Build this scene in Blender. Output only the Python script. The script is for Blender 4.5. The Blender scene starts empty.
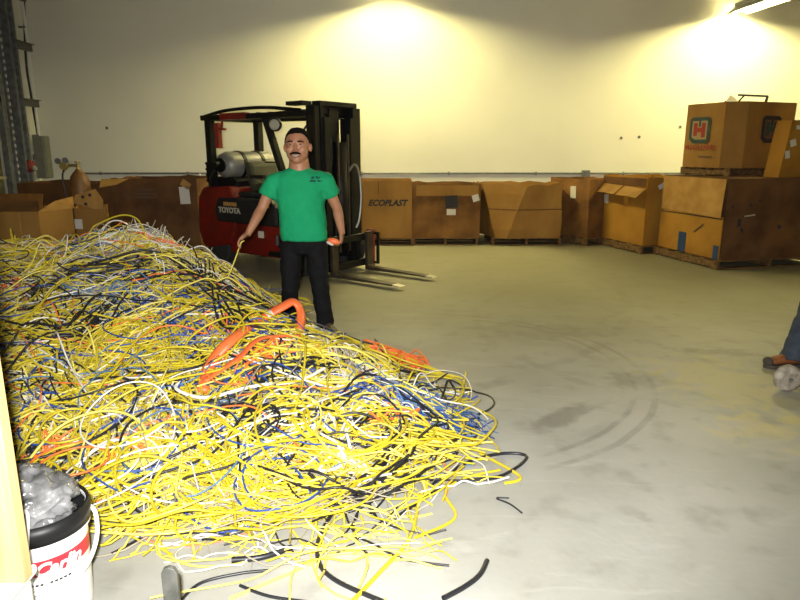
import bpy, bmesh, math, random
import numpy as np
from mathutils import Vector, Matrix, noise
random.seed(7); rng = np.random.default_rng(7)
C = bpy.context.scene.collection
PI = math.pi
# ------------------------------------------------------------------ camera model
H = 1.55; F = 640.0; PITCH = math.radians(13.2)
SP, CP = math.sin(PITCH), math.cos(PITCH)
def ray(px, py):
    a = (px-400)/F; b = -(py-300)/F
    return Vector((a, CP+b*SP, -SP+b*CP))
def at(px, py, Y):
    r = ray(px, py); t = Y/r.y
    return Vector((r.x*t, Y, H+r.z*t))
def fl(px, py, z=0.0):
    r = ray(px, py); t = (z-H)/r.z
    return Vector((r.x*t, r.y*t, z))
# ------------------------------------------------------------------ materials
def mat(name, col, rough=.6, metal=0, var=.0, vscale=8, bump=0, bscale=30, col2=None, stretch=None, spec=.5, trans=0, emit=None, es=0, sheen=0):
    m = bpy.data.materials.new(name); m.use_nodes = True
    nt = m.node_tree; b = nt.nodes['Principled BSDF']
    b.inputs['Roughness'].default_value = rough; b.inputs['Metallic'].default_value = metal
    b.inputs['Specular IOR Level'].default_value = spec
    b.inputs['Base Color'].default_value = (*col, 1)
    if trans: b.inputs['Transmission Weight'].default_value = trans
    if sheen: b.inputs['Sheen Weight'].default_value = sheen
    if emit:
        b.inputs['Emission Color'].default_value = (*emit, 1); b.inputs['Emission Strength'].default_value = es
    tc = nt.nodes.new('ShaderNodeTexCoord'); mp = nt.nodes.new('ShaderNodeMapping')
    nt.links.new(tc.outputs['Object'], mp.inputs['Vector'])
    if stretch: mp.inputs['Scale'].default_value = stretch
    if var or col2:
        n = nt.nodes.new('ShaderNodeTexNoise'); n.inputs['Scale'].default_value = vscale; n.inputs['Detail'].default_value = 5
        nt.links.new(mp.outputs[0], n.inputs['Vector'])
        r = nt.nodes.new('ShaderNodeValToRGB')
        c2 = col2 if col2 else tuple(c*(1-var) for c in col)
        r.color_ramp.elements[0].position = .35; r.color_ramp.elements[1].position = .65
        r.color_ramp.elements[0].color = (*c2, 1); r.color_ramp.elements[1].color = (*col, 1)
        nt.links.new(n.outputs['Fac'], r.inputs[0]); nt.links.new(r.outputs[0], b.inputs['Base Color'])
    if bump:
        n = nt.nodes.new('ShaderNodeTexNoise'); n.inputs['Scale'].default_value = bscale; n.inputs['Detail'].default_value = 3
        nt.links.new(mp.outputs[0], n.inputs['Vector'])
        bp = nt.nodes.new('ShaderNodeBump'); bp.inputs['Strength'].default_value = bump; bp.inputs['Distance'].default_value = .02
        nt.links.new(n.outputs['Fac'], bp.inputs['Height']); nt.links.new(bp.outputs[0], b.inputs['Normal'])
    return m
M = {}
M['card'] = mat('cardboard', (.33,.175,.045), .85, col2=(.23,.115,.028), vscale=2.0, bump=.15, bscale=14, stretch=(1,1,.5), spec=.2)
M['card_dark'] = mat('cardboard_brown', (.15,.07,.026), .85, col2=(.085,.04,.017), vscale=2.5, bump=.2, bscale=12, spec=.2)
M['card_old'] = mat('cardboard_worn', (.25,.12,.032), .85, col2=(.12,.055,.018), vscale=2.6, bump=.3, bscale=9, spec=.2)
M['card_gold'] = mat('cardboard_golden', (.38,.19,.028), .85, col2=(.28,.13,.02), vscale=1.8, bump=.15, bscale=10, spec=.2)
M['flapc'] = mat('cardboard_flap', (.42,.24,.07), .85, col2=(.32,.17,.045), vscale=5, spec=.2)
M['wood'] = mat('pallet_wood', (.20,.115,.045), .8, col2=(.09,.05,.02), vscale=6, stretch=(.6,3,3), spec=.2)
M['stud'] = mat('pine', (.72,.50,.24), .6, col2=(.62,.40,.17), vscale=7, stretch=(6,6,.35), spec=.3)
M['black'] = mat('black_paint', (.006,.006,.0065), .5, var=.4, vscale=5, spec=.3)
M['blackp'] = mat('black_plastic', (.010,.010,.011), .45, spec=.3)
M['grey_hood'] = mat('charcoal_plastic', (.016,.017,.019), .5, var=.3, spec=.3)
M['red'] = mat('red_paint', (.20,.008,.006), .4, col2=(.10,.006,.005), vscale=3)
M['redd'] = mat('dull_red_paint', (.30,.03,.022), .55, col2=(.16,.02,.015), vscale=7)
M['rubber'] = mat('rubber', (.018,.017,.016), .85)
M['steel'] = mat('steel', (.42,.42,.40), .4, .8, var=.3)
M['forksteel'] = mat('fork_steel', (.05,.045,.04), .35, .6, col2=(.09,.07,.05), vscale=8)
M['forktip'] = mat('worn_tip_steel', (.65,.6,.5), .35, .8)
M['galv'] = mat('galvanised', (.22,.23,.24), .5, .3, var=.4, vscale=12)
M['tank'] = mat('tank_aluminium', (.26,.255,.23), .45, .2, var=.4, vscale=6)
M['seatm'] = mat('olive_vinyl', (.05,.05,.025), .6, var=.3)
M['white'] = mat('white_plastic', (.86,.86,.84), .4)
M['paper'] = mat('paper', (.60,.57,.50), .8)
M['ink'] = mat('dark_ink', (.02,.02,.022), .8)
M['inkfaint'] = mat('faint_ink', (.10,.055,.03), .8)
M['inkred'] = mat('red_ink', (.28,.025,.012), .8)
M['inkgreen'] = mat('green_ink', (.02,.045,.04), .8)
M['cream'] = mat('cream_ink', (.30,.22,.10), .8)
M['letter'] = mat('silver_lettering', (.45,.42,.33), .5)
M['copper'] = mat('ochre_tank_paint', (.22,.105,.03), .5, col2=(.13,.06,.02), vscale=8)
M['brass'] = mat('brass', (.45,.35,.15), .4, .8)
M['box_grey'] = mat('grey_enclosure', (.19,.195,.165), .55, var=.15)
M['tape_blue'] = mat('blue_patch', (.015,.045,.12), .6)
M['orange'] = mat('orange_plastic', (.85,.18,.05), .45, col2=(.75,.13,.035), vscale=9)
M['skin'] = mat('skin', (.40,.19,.105), .5, col2=(.33,.145,.075), vscale=9)
M['hair'] = mat('hair', (.008,.006,.005), .9, bump=.5, bscale=120, spec=.08)
M['jeansb'] = mat('black_denim', (.006,.006,.007), .85, var=.3, vscale=14, spec=.2, bump=.2, bscale=25)
M['denim'] = mat('denim', (.045,.06,.08), .85, col2=(.022,.03,.045), vscale=12, bump=.3, bscale=40)
M['leather'] = mat('brown_leather', (.075,.042,.022), .55, var=.3, vscale=20)
M['bootor'] = mat('tan_leather', (.26,.09,.025), .6, col2=(.18,.055,.015), vscale=15)
M['sole'] = mat('shoe_sole', (.05,.04,.03), .8)
M['greyshirt'] = mat('grey_cloth', (.12,.12,.13), .9, var=.2)
M['eye'] = mat('eye_white', (.42,.36,.30), .4)
M['lip'] = mat('lip', (.22,.07,.05), .5)
M['wheelg'] = mat('worn_grey_wheel', (.42,.37,.30), .6, col2=(.22,.19,.15), vscale=25, bump=.3, bscale=40)
M['doorp'] = mat('olive_door_paint', (.10,.10,.055), .6, var=.3)
M['stripw'] = mat('pale_strip', (.42,.39,.24), .6)
M['concpost'] = mat('weathered_grey_metal', (.14,.14,.125), .55, .3, col2=(.08,.08,.07), vscale=25)
M['glassg'] = mat('lamp_glass', (.5,.48,.4), .15, .3)
# cable jackets
M['cy'] = mat('yellow_jacket', (.66,.53,.03), .42, col2=(.52,.41,.02), vscale=3)
M['cy2'] = mat('pale_yellow_jacket', (.78,.66,.13), .42)
M['cw'] = mat('white_jacket', (.78,.76,.68), .45)
M['cg'] = mat('grey_wire', (.34,.30,.21), .5)
M['cb'] = mat('blue_jacket', (.025,.07,.30), .45)
M['cbl'] = mat('pale_blue_jacket', (.10,.20,.36), .45)
M['co'] = mat('orange_jacket', (.85,.19,.04), .45)
M['ck'] = mat('black_jacket', (.016,.016,.02), .4)
M['cbase'] = mat('shaded_gap_base', (.06,.05,.02), .8, col2=(.008,.008,.007), vscale=22, bump=.8, bscale=60)  # mound under the strands, coloured dark to paint shade in the gaps
# ------------------------------------------------------------------ helpers
OFF = {}
def tag(o, label=None, cat=None, group=None, kind=None):
    if label: o['label'] = label
    if cat: o['category'] = cat
    if group: o['group'] = group
    if kind: o['kind'] = kind
    return o
def thing(name, label, cat, loc=(0,0,0), rz=0, group=None):
    o = bpy.data.objects.new(name, None); C.objects.link(o); o.empty_display_size = .1
    o.location = loc; o.rotation_euler = (0,0,rz); OFF[o.name] = Vector(loc)
    return tag(o, label, cat, group)
class MB:
    def __init__(s): s.v = []; s.f = []; s.mi = []
    def add(s, vs, fs, mi=0):
        n = len(s.v); s.v += [tuple(v) for v in vs]; s.f += [tuple(i+n for i in f) for f in fs]; s.mi += [mi]*len(fs); return s
    def box(s, c, d, rz=0, mi=0, R=None):
        x, y, z = d[0]/2, d[1]/2, d[2]/2
        R = R or Matrix.Rotation(rz, 3, 'Z'); c = Vector(c)
        vs = [c + R @ Vector((i*x, j*y, k*z)) for i in (-1,1) for j in (-1,1) for k in (-1,1)]
        return s.add(vs, [(0,1,3,2),(4,6,7,5),(0,4,5,1),(2,3,7,6),(0,2,6,4),(1,5,7,3)], mi)
    def bar(s, a, b, w, h, up=(0,0,1), mi=0):
        a, b = Vector(a), Vector(b); d = (b-a); L = d.length; d.normalize()
        u = Vector(up); sd = d.cross(u)
        if sd.length < 1e-4: sd = d.cross(Vector((0,1,0)))
        sd.normalize(); u = sd.cross(d)
        R = Matrix((d, sd, u)).transposed()
        return s.box((a+b)/2, (L, w, h), R=R, mi=mi)
    def tube(s, pts, r, k=10, caps=True, mi=0, sq=1.0, up=None):
        pts = [Vector(p) for p in pts]; n = len(pts)
        rr = r if isinstance(r, (list, tuple)) else [r]*n
        vs = []; prev = None
        for i, p in enumerate(pts):
            t = (pts[min(i+1,n-1)]-pts[max(i-1,0)]).normalized()
            if prev is None:
                u = Vector(up) if up else (Vector((0,0,1)) if abs(t.z) < .9 else Vector((0,1,0)))
            else: u = prev
            u = (u - t*u.dot(t)).normalized(); prev = u; w = t.cross(u)
            ri = rr[i]; ra, rb = ri if isinstance(ri, (tuple, list)) else (ri, ri*sq)
            for j in range(k):
                a = 2*PI*j/k; vs.append(p + w*(math.cos(a)*ra) + u*(math.sin(a)*rb))
        fs = [(i*k+j, i*k+(j+1)%k, (i+1)*k+(j+1)%k, (i+1)*k+j) for i in range(n-1) for j in range(k)]
        if caps: fs += [tuple(range(k-1,-1,-1)), tuple(range((n-1)*k, n*k))]
        return s.add(vs, fs, mi)
    def lathe(s, prof, c=(0,0,0), k=32, mi=0, axis=None):
        c = Vector(c); R = Matrix.Identity(3)
        if axis: R = Vector((0,0,1)).rotation_difference(Vector(axis)).to_matrix()
        vs = [c + R @ Vector((r*math.cos(2*PI*j/k), r*math.sin(2*PI*j/k), z)) for r, z in prof for j in range(k)]
        n = len(prof)
        fs = [(i*k+j, i*k+(j+1)%k, (i+1)*k+(j+1)%k, (i+1)*k+j) for i in range(n-1) for j in range(k)]
        fs += [tuple(range(k-1,-1,-1)), tuple(range((n-1)*k, n*k))]
        return s.add(vs, fs, mi)
    def ell(s, c, rad, k=20, n=12, R=None, mi=0):
        c = Vector(c); R = R or Matrix.Identity(3)
        vs = [c + R @ Vector((0,0,-rad[2]))]
        for i in range(1, n):
            th = PI*i/n
            for j in range(k):
                a = 2*PI*j/k
                vs.append(c + R @ Vector((rad[0]*math.sin(th)*math.cos(a), rad[1]*math.sin(th)*math.sin(a), -rad[2]*math.cos(th))))
        vs.append(c + R @ Vector((0,0,rad[2])))
        fs = [(0, 1+(j+1)%k, 1+j) for j in range(k)]
        for i in range(n-2):
            for j in range(k):
                a = 1+i*k; fs.append((a+j, a+(j+1)%k, a+k+(j+1)%k, a+k+j))
        L = len(vs)-1; a = 1+(n-2)*k
        fs += [(a+j, a+(j+1)%k, L) for j in range(k)]
        return s.add(vs, fs, mi)
    def prism(s, poly, y0, y1, mi=0, plane='xz'):
        n = len(poly)
        if plane == 'xz': vs = [(p[0], y0, p[1]) for p in poly] + [(p[0], y1, p[1]) for p in poly]
        else: vs = [(p[0], p[1], y0) for p in poly] + [(p[0], p[1], y1) for p in poly]
        fs = [tuple(range(n)), tuple(range(2*n-1, n-1, -1))] + [(i, i+n, (i+1)%n+n, (i+1)%n) for i in range(n)]
        return s.add(vs, fs, mi)
    def build(s, name, m, parent=None, smooth=False, bevel=0, world=False, remesh=0, smf=0, subsurf=0):
        off = Vector((0,0,0))
        if world and parent is not None: off = OFF[parent.name]
        me = bpy.data.meshes.new(name)
        me.from_pydata([(v[0]-off.x, v[1]-off.y, v[2]-off.z) for v in s.v], [], s.f)
        ms = m if isinstance(m, (list, tuple)) else [m]
        for q in ms: me.materials.append(q)
        if len(ms) > 1: me.polygons.foreach_set('material_index', s.mi)
        bm = bmesh.new(); bm.from_mesh(me); bmesh.ops.recalc_face_normals(bm, faces=bm.faces); bm.to_mesh(me); bm.free()
        o = bpy.data.objects.new(name, me); C.objects.link(o)
        if parent is not None: o.parent = parent
        if remesh:
            q = o.modifiers.new('r', 'REMESH'); q.mode = 'VOXEL'; q.voxel_size = remesh; q.use_smooth_shade = True
            if smf:
                q = o.modifiers.new('s', 'SMOOTH'); q.iterations = smf; q.factor = .5
        if subsurf:
            q = o.modifiers.new('ss', 'SUBSURF'); q.levels = q.render_levels = subsurf
        if bevel:
            q = o.modifiers.new('b', 'BEVEL'); q.width = bevel; q.segments = 2; q.limit_method = 'ANGLE'
        if smooth: me.polygons.foreach_set('use_smooth', [True]*len(me.polygons)); me.update()
        OFF[o.name] = off
        return o
def smooth_path(pts, n=8, closed=False):
    pts = [Vector(p) for p in pts]; out = []
    for i in range(len(pts)-1):
        p0 = pts[max(i-1,0)]; p1 = pts[i]; p2 = pts[i+1]; p3 = pts[min(i+2,len(pts)-1)]
        for j in range(n):
            t = j/n
            out.append(.5*((2*p1)+(p2-p0)*t+(2*p0-5*p1+4*p2-p3)*t*t+(3*p1-p0-3*p2+p3)*t**3))
    out.append(pts[-1]); return out
def text_mesh(body, size, shear=0, bold=0.0, extrude=.002, space=1.0):
    cu = bpy.data.curves.new('t', 'FONT'); cu.body = body; cu.size = size; cu.shear = shear
    cu.offset = bold; cu.extrude = extrude; cu.align_x = 'CENTER'; cu.align_y = 'CENTER'; cu.resolution_u = 3; cu.space_character = space
    o = bpy.data.objects.new('t', cu); C.objects.link(o)
    dg = bpy.context.evaluated_depsgraph_get(); dg.update()
    me = bpy.data.meshes.new_from_object(o.evaluated_get(dg))
    vs = [v.co.copy() for v in me.vertices]; fs = [tuple(p.vertices) for p in me.polygons]
    bpy.data.objects.remove(o); bpy.data.curves.remove(cu); bpy.data.meshes.remove(me)
    return vs, fs
def put_text(body, size, pos, right, up, m, parent, name='lettering', world=True, fn=None, sx=1.0, **kw):
    vs, fs = text_mesh(body, size, **kw)
    r = Vector(right).normalized(); u = Vector(up).normalized(); n = r.cross(u); pos = Vector(pos)
    b = MB()
    if fn: b.add([fn(v) for v in vs], fs)
    else: b.add([pos + r*v.x*sx + u*v.y + n*v.z for v in vs], fs)
    return b.build(name, m, parent, world=world)
def struct(b, name, m, **kw):
    o = b.build(name, m, **kw); o['kind'] = 'structure'; return o
# ------------------------------------------------------------------ the hall
XL, XR, YB, YF, ZC = -6.62, 9.0, 12.0, -4.0, 5.2
def floor_mat():
    m = bpy.data.materials.new('concrete_floor'); m.use_nodes = True; nt = m.node_tree; N = nt.nodes; L = nt.links
    b = N['Principled BSDF']; b.inputs['Roughness'].default_value = .55; b.inputs['Specular IOR Level'].default_value = .3
    tc = N.new('ShaderNodeTexCoord'); sep = N.new('ShaderNodeSeparateXYZ'); L.new(tc.outputs['Object'], sep.inputs[0])
    def noise_(scale, detail=6, stretch=None, dist=0):
        n = N.new('ShaderNodeTexNoise'); n.inputs['Scale'].default_value = scale; n.inputs['Detail'].default_value = detail
        n.inputs['Distortion'].default_value = dist
        if stretch:
            mp = N.new('ShaderNodeMapping'); mp.inputs['Scale'].default_value = stretch; mp.inputs['Rotation'].default_value = (0,0,.5)
            L.new(tc.outputs['Object'], mp.inputs[0]); L.new(mp.outputs[0], n.inputs['Vector'])
        else: L.new(tc.outputs['Object'], n.inputs['Vector'])
        return n.outputs['Fac']
    def ma(op, a, c=None, d=None, clamp=False):
        n = N.new('ShaderNodeMath'); n.operation = op; n.use_clamp = clamp
        for i, q in enumerate((a, c, d)):
            if q is None: continue
            if isinstance(q, (int, float)): n.inputs[i].default_value = q
            else: L.new(q, n.inputs[i])
        return n.outputs[0]
    def ramp(v, a, b_):
        n = N.new('ShaderNodeMapRange'); n.inputs[1].default_value = a; n.inputs[2].default_value = b_; n.clamp = True
        n.interpolation_type = 'SMOOTHSTEP'; L.new(v, n.inputs[0]); return n.outputs[0]
    def mix(f, c1, c2, blend='MIX'):
        n = N.new('ShaderNodeMix'); n.data_type = 'RGBA'; n.blend_type = blend
        if isinstance(f, (int, float)): n.inputs[0].default_value = f
        else: L.new(f, n.inputs[0])
        for i, c in ((6, c1), (7, c2)):
            if isinstance(c, tuple): n.inputs[i].default_value = (*c, 1)
            else: L.new(c, n.inputs[i])
        return n.outputs[2]
    x, y = sep.outputs[0], sep.outputs[1]
    c = mix(ramp(noise_(.9, 8), .35, .68), (.345,.34,.305), (.44,.435,.405))
    c = mix(ma('MULTIPLY', ramp(noise_(5, 8), .5, .72), .5), c, (.24,.235,.20))
    c = mix(ma('MULTIPLY', ramp(noise_(2.5, 6, (1,4,1), .6), .56, .72), .55), c, (.46,.455,.42))
    # tyre marks: rings round a turning point
    def ring(cx, cy, r, w, s, a0=None):
        dx = ma('SUBTRACT', x, cx); dy = ma('SUBTRACT', y, cy)
        d = ma('SQRT', ma('ADD', ma('MULTIPLY', dx, dx), ma('MULTIPLY', dy, dy)))
        d = ma('ADD', d, ma('MULTIPLY', ma('SUBTRACT', noise_(1.2, 2), .5), .12))
        e = ma('ABSOLUTE', ma('SUBTRACT', d, r))
        k = ma('SUBTRACT', 1, ramp(e, w*.4, w))
        k = ma('MULTIPLY', k, ramp(noise_(2.2, 5), .38, .6))
        k = ma('MULTIPLY', k, ramp(x, .1, .5))
        return ma('MULTIPLY', k, s)
    for a in ((.15,4.42,1.47,.025,.36),(.15,4.42,1.60,.03,.32),(.3,4.3,1.25,.08,.2),(2.9,5.6,2.2,.06,.2),(-1.5,7.5,4.0,.08,.2)):
        c = mix(ring(*a), c, (.12,.115,.10))
    # dark scuffs
    def blob(cx, cy, rx, ry, rot, s, nz=.9):
        ca, sa = math.cos(rot), math.sin(rot)
        dx = ma('SUBTRACT', x, cx); dy = ma('SUBTRACT', y, cy)
        u = ma('DIVIDE', ma('ADD', ma('MULTIPLY', dx, ca), ma('MULTIPLY', dy, sa)), rx)
        v = ma('DIVIDE', ma('SUBTRACT', ma('MULTIPLY', dy, ca), ma('MULTIPLY', dx, sa)), ry)
        d = ma('SQRT', ma('ADD', ma('MULTIPLY', u, u), ma('MULTIPLY', v, v)))
        d = ma('ADD', d, ma('MULTIPLY', ma('SUBTRACT', noise_(7, 5, None, .4), .5), nz*1.6))
        return ma('MULTIPLY', ma('SUBTRACT', 1, ramp(d, .3, 1.0)), s)
    p = fl(560,418); c = mix(blob(p.x, p.y, .38, .11, .75, .55), c, (.11,.105,.09))
    p = fl(640,380); c = mix(blob(p.x, p.y, .3, .16, .4, .3), c, (.12,.115,.10))
    p = fl(720,352); c = mix(blob(p.x, p.y, .45, .12, -.2, .4, 1.3), c, (.13,.125,.09))
    p = fl(560,330); c = mix(blob(p.x, p.y, .6, .25, -.6, .25, 1.3), c, (.14,.13,.10))
    p = fl(405,253); c = mix(blob(p.x, p.y, .25, .12, 0, .4), c, (.12,.10,.07))
    # yellow dust
    p = fl(735,385); c = mix(blob(p.x, p.y, .55, .75, .2, .42, 2.0), c, (.55,.48,.18))
    p = fl(770,430); c = mix(blob(p.x, p.y, .35, .35, .2, .3, 2.0), c, (.62,.53,.18))
    # far slab darkened and warmed in colour, painting the dimmer light there
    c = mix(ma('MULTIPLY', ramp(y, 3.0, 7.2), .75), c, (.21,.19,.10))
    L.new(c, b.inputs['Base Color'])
    bp = N.new('ShaderNodeBump'); bp.inputs['Strength'].default_value = .15; bp.inputs['Distance'].default_value = .01
    L.new(noise_(25, 6), bp.inputs['Height']); L.new(bp.outputs[0], b.inputs['Normal'])
    return m
M['wall'] = mat('painted_wall', (.80,.785,.69), .75, col2=(.76,.745,.65), vscale=.8, bump=.05, bscale=3, spec=.2)
M['ceil'] = mat('ceiling_paint', (.55,.54,.48), .9)
t = .2
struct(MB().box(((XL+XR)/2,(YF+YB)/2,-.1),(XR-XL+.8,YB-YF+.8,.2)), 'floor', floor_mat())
struct(MB().box(((XL+XR)/2,(YF+YB)/2,ZC+.1),(XR-XL+.8,YB-YF+.8,.2)), 'ceiling', M['ceil'])
struct(MB().box(((XL+XR)/2,YB+.1,ZC/2),(XR-XL+.4,.2,ZC)), 'wall_back', M['wall'])
struct(MB().box(((XL+XR)/2,YF-.1,ZC/2),(XR-XL+.4,.2,ZC)), 'wall_front', M['wall'])
struct(MB().box((XL-.1,(YF+YB)/2,ZC/2),(.2,YB-YF,ZC)), 'wall_left', M['wall'])
struct(MB().box((XR+.1,(YF+YB)/2,ZC/2),(.2,YB-YF,ZC)), 'wall_right', M['wall'])
# conduit along the back wall, with its drop and its box
t_ = thing('conduit', 'thin grey conduit running level along the back wall above the boxes', 'pipe', (0,YB-.03,1.13))
b = MB().tube([(-5.9,0,0),(7.5,0,0)], .018, 8); b.build('pipe', M['galv'], t_)
b = MB()
for x in np.arange(-5.5, 7.5, 1.6): b.box((x,.014,0),(.03,.034,.06))
b.build('pipe_strap', M['galv'], t_)
p = at(201,180,YB)
MB().tube([(p.x,-.02,-.0),(p.x,-.02,-.75)], .018, 8).build('drop_pipe', M['cw'], t_)
p = at(585,173,YB)
t2 = thing('outlet_box', 'small square grey outlet box on the back wall conduit', 'outlet box', (p.x,YB-.05,1.07))
MB().box((0,0,.06),(.14,.09,.12)).build('housing', M['box_grey'], t2, bevel=.008)
MB().box((0,-.05,.06),(.12,.01,.10)).build('cover_plate', M['galv'], t2)
# wall marks
for px, py in ((639,137),(680,127),(107,128),(621,138)):
    p = at(px,py,YB); q = thing('wall_anchor', 'small dark anchor hole plug in the back wall', 'wall plug', (p.x,YB-.008,p.z), 0, 'wall plugs in the back wall')
    MB().lathe([(.001,0),(.028,.001),(.022,.012),(.001,.012)], axis=(0,-1,0), k=12).build('plug', M['box_grey'], q)
    MB().lathe([(.001,0.012),(.009,.012),(.009,.02),(.001,.02)], axis=(0,-1,0), k=8).build('screw', M['ink'], q)
# left wall: door, track, brackets, pipes
d = thing('door_1', None, None, (XL,9.45,0)); d['kind'] = 'structure'
b = MB()
for i in range(8): b.box((.05,0,.28+i*.55),(.06,2.6,.53))
b.build('door_panel', M['doorp'], d, bevel=.02)
b = MB()
for i in range(8): b.box((.10,0,.555+i*.55),(.05,2.6,.045))
b.build('door_rail', M['stripw'], d)
g = MB()
g.box((.12,1.42,2.3),(.10,.10,4.6)); g.box((.20,1.48,2.3),(.06,.012,4.6)); g.build('door_track', M['galv'], d)
g = MB()
for i in range(40): g.box((.235,1.474,.3+i*.11),(.025,.016,.05))
g.build('track_slots', M['paper'], d)
s = thing('steel_column', 'galvanised steel column standing beside the overhead door on the left', 'column', (XL+.24,11.12,0))
b = MB().box((0,0,2.3),(.02,.16,4.6)).box((0,.08,2.3),(.14,.015,4.6)).box((0,-.08,2.3),(.14,.015,4.6)); b.build('flange', M['galv'], s)
b = MB().box((0,0,.01),(.24,.24,.02)); b.build('base_plate', M['galv'], s)
for z in (2.33, 3.25, 4.05):
    br = MB().box((.02,.34,z),(.06,.52,.11)).box((.04,.34,z+.06),(.10,.52,.014)); br.build('bracket', M['concpost'], s)
for nm, px, yy, lab in (('pipe', 27, 11.75, 'pale vertical conduit nearest the back wall corner'), ('pipe', 19, 11.5, 'pale vertical conduit between the steel column and the corner conduit')):
    q = thing('vertical_conduit', lab, 'pipe', (XL+.14+(.06 if px==27 else 0),yy,0))
    MB().tube([(0,0,.01),(0,0,4.9)], .022, 8).build('pipe', M['cw'] if px==27 else M['galv'], q)
    MB().box((-.05,0,1.8),(.12,.06,.03)).box((-.05,0,3.6),(.12,.06,.03)).build('pipe_strap', M['galv'], q)
q = thing('electrical_enclosure', 'tall narrow grey electrical enclosure in the left corner', 'enclosure', (XL+.22,11.75,1.05))
MB().box((0,0,.37),(.20,.20,.74)).build('housing', M['box_grey'], q, bevel=.01)
MB().box((.105,0,.37),(.012,.17,.70)).build('cover', M['box_grey'], q, bevel=.004)
MB().box((0,-.106,.37),(.17,.012,.68)).build('side_cover', M['box_grey'], q, bevel=.004)
MB().box((-.2,.1,.37),(.25,.05,.1)).build('mounting_arm', M['galv'], q)
cpts = smooth_path([at(24,0,11.8), at(26,60,11.8), at(31,95,11.8), at(38,136,11.75)], 8)
cb = MB().tube([(p.x,p.y,p.z) for p in cpts], .02, 8); cb.build('power_cable', M['ck']); tag(bpy.data.objects['power_cable'], 'black power cable hanging down the left corner to the grey enclosure', 'cable')
q = thing('reel_light', 'small red and chrome reel lamp beside the grey enclosure', 'lamp', at(29,166,11.2)-Vector((0,0,.1)))
MB().lathe([(.001,-.03),(.09,-.03),(.11,0),(.09,.03),(.001,.03)], axis=(.3,-1,0), c=(0,0,.1)).build('reel', M['redd'], q, smooth=True)
MB().ell((.12,-.05,.06),(.045,.045,.045)).build('lamp_glass', M['glassg'], q, smooth=True)
MB().bar((0,.02,.1),(-.2,.1,.1),.03,.03).build('mounting_arm', M['black'], q)
# upper left clutter
# ------------------------------------------------------------------ fluorescent fixtures
M['tube'] = mat('tube_glow', (1,1,1), .5, emit=(1.0,.87,.37), es=280)
M['refl'] = mat('white_reflector', (.55,.54,.48), .4)
def fixture(x, y1, y0, z, label, z0=None):
    r = thing('fluorescent_light', label, 'light', (x,y1,z), 0)
    L = y0-y1; dz = (z0 if z0 else z)-z
    b = MB()
    for sx in (-1, 1):
        a = [(sx*.03,0,.09),(sx*.17,0,-.035),(sx*.17,L,-.035+dz),(sx*.03,L,.09+dz)]
        b.add([Vector(q) for q in a]+[Vector(q)+Vector((0,0,.008)) for q in a], [(0,1,2,3),(7,6,5,4),(0,4,5,1),(1,5,6,2),(2,6,7,3),(3,7,4,0)])
    b.build('reflector', M['refl'], r)
    MB().bar((0,0,.11),(0,L,.11+dz),.10,.06).build('ballast_housing', M['refl'], r)
    for sx in (-1, 1):
        MB().tube([(sx*.055,-.02 if L>0 else .02,.02),(sx*.055,L,.02+dz)], .019, 10).build('tube', M['tube'], r)
    b = MB()
    for f in (.15, .85): b.bar((0,L*f,.12+dz*f),(0,L*f,ZC-z),.012,.012)
    b.build('hanger', M['steel'], r)
    b = MB()
    for yy, q in ((.0,0),(L,dz)): b.box((0,yy,.02+q),(.16,.03,.05))
    b.build('lamp_holder', M['refl'], r)
p = at(737,11,11.75)
fixture(p.x, 11.75, 9.35, p.z-.02, 'fluorescent strip light glowing above the stacked boxes at the right', p.z-.1)
fixture(-.17, 11.55, 9.15, 4.07, 'fluorescent strip light above the forklift mast')
# ------------------------------------------------------------------ pallets and boxes
def quad(corner, ang, w, d):
    """corner = nearest corner; w runs to the right at angle ang, d runs away"""
    u = Vector((math.cos(ang), math.sin(ang))); v = Vector((-u.y, u.x)); c = Vector((corner[0], corner[1]))
    return [c, c+u*w, c+u*w+v*d, c+v*d]
def pallet(corner, ang, w, d, label, z=0, h=.125, group=None):
    q = thing('pallet', label, 'pallet', (corner[0],corner[1],z), ang, group)
    n = 6; bw = .095
    for i in range(n):
        y = bw/2 + i*(d-bw)/(n-1)
        MB().box((w/2,y,h-.0095),(w,bw,.019)).build('deck_board', M['wood'], q, bevel=.003)
    for i in range(3):
        x = .02+i*(w-.04)/2
        MB().box((x,d/2,h/2),(.04,d,h-.038)).build('stringer', M['wood'], q, bevel=.003)
    for y in (.05, d/2, d-.05):
        MB().box((w/2,y,.0095),(w,.09,.019)).build('bottom_board', M['wood'], q, bevel=.003)
    return q
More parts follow.
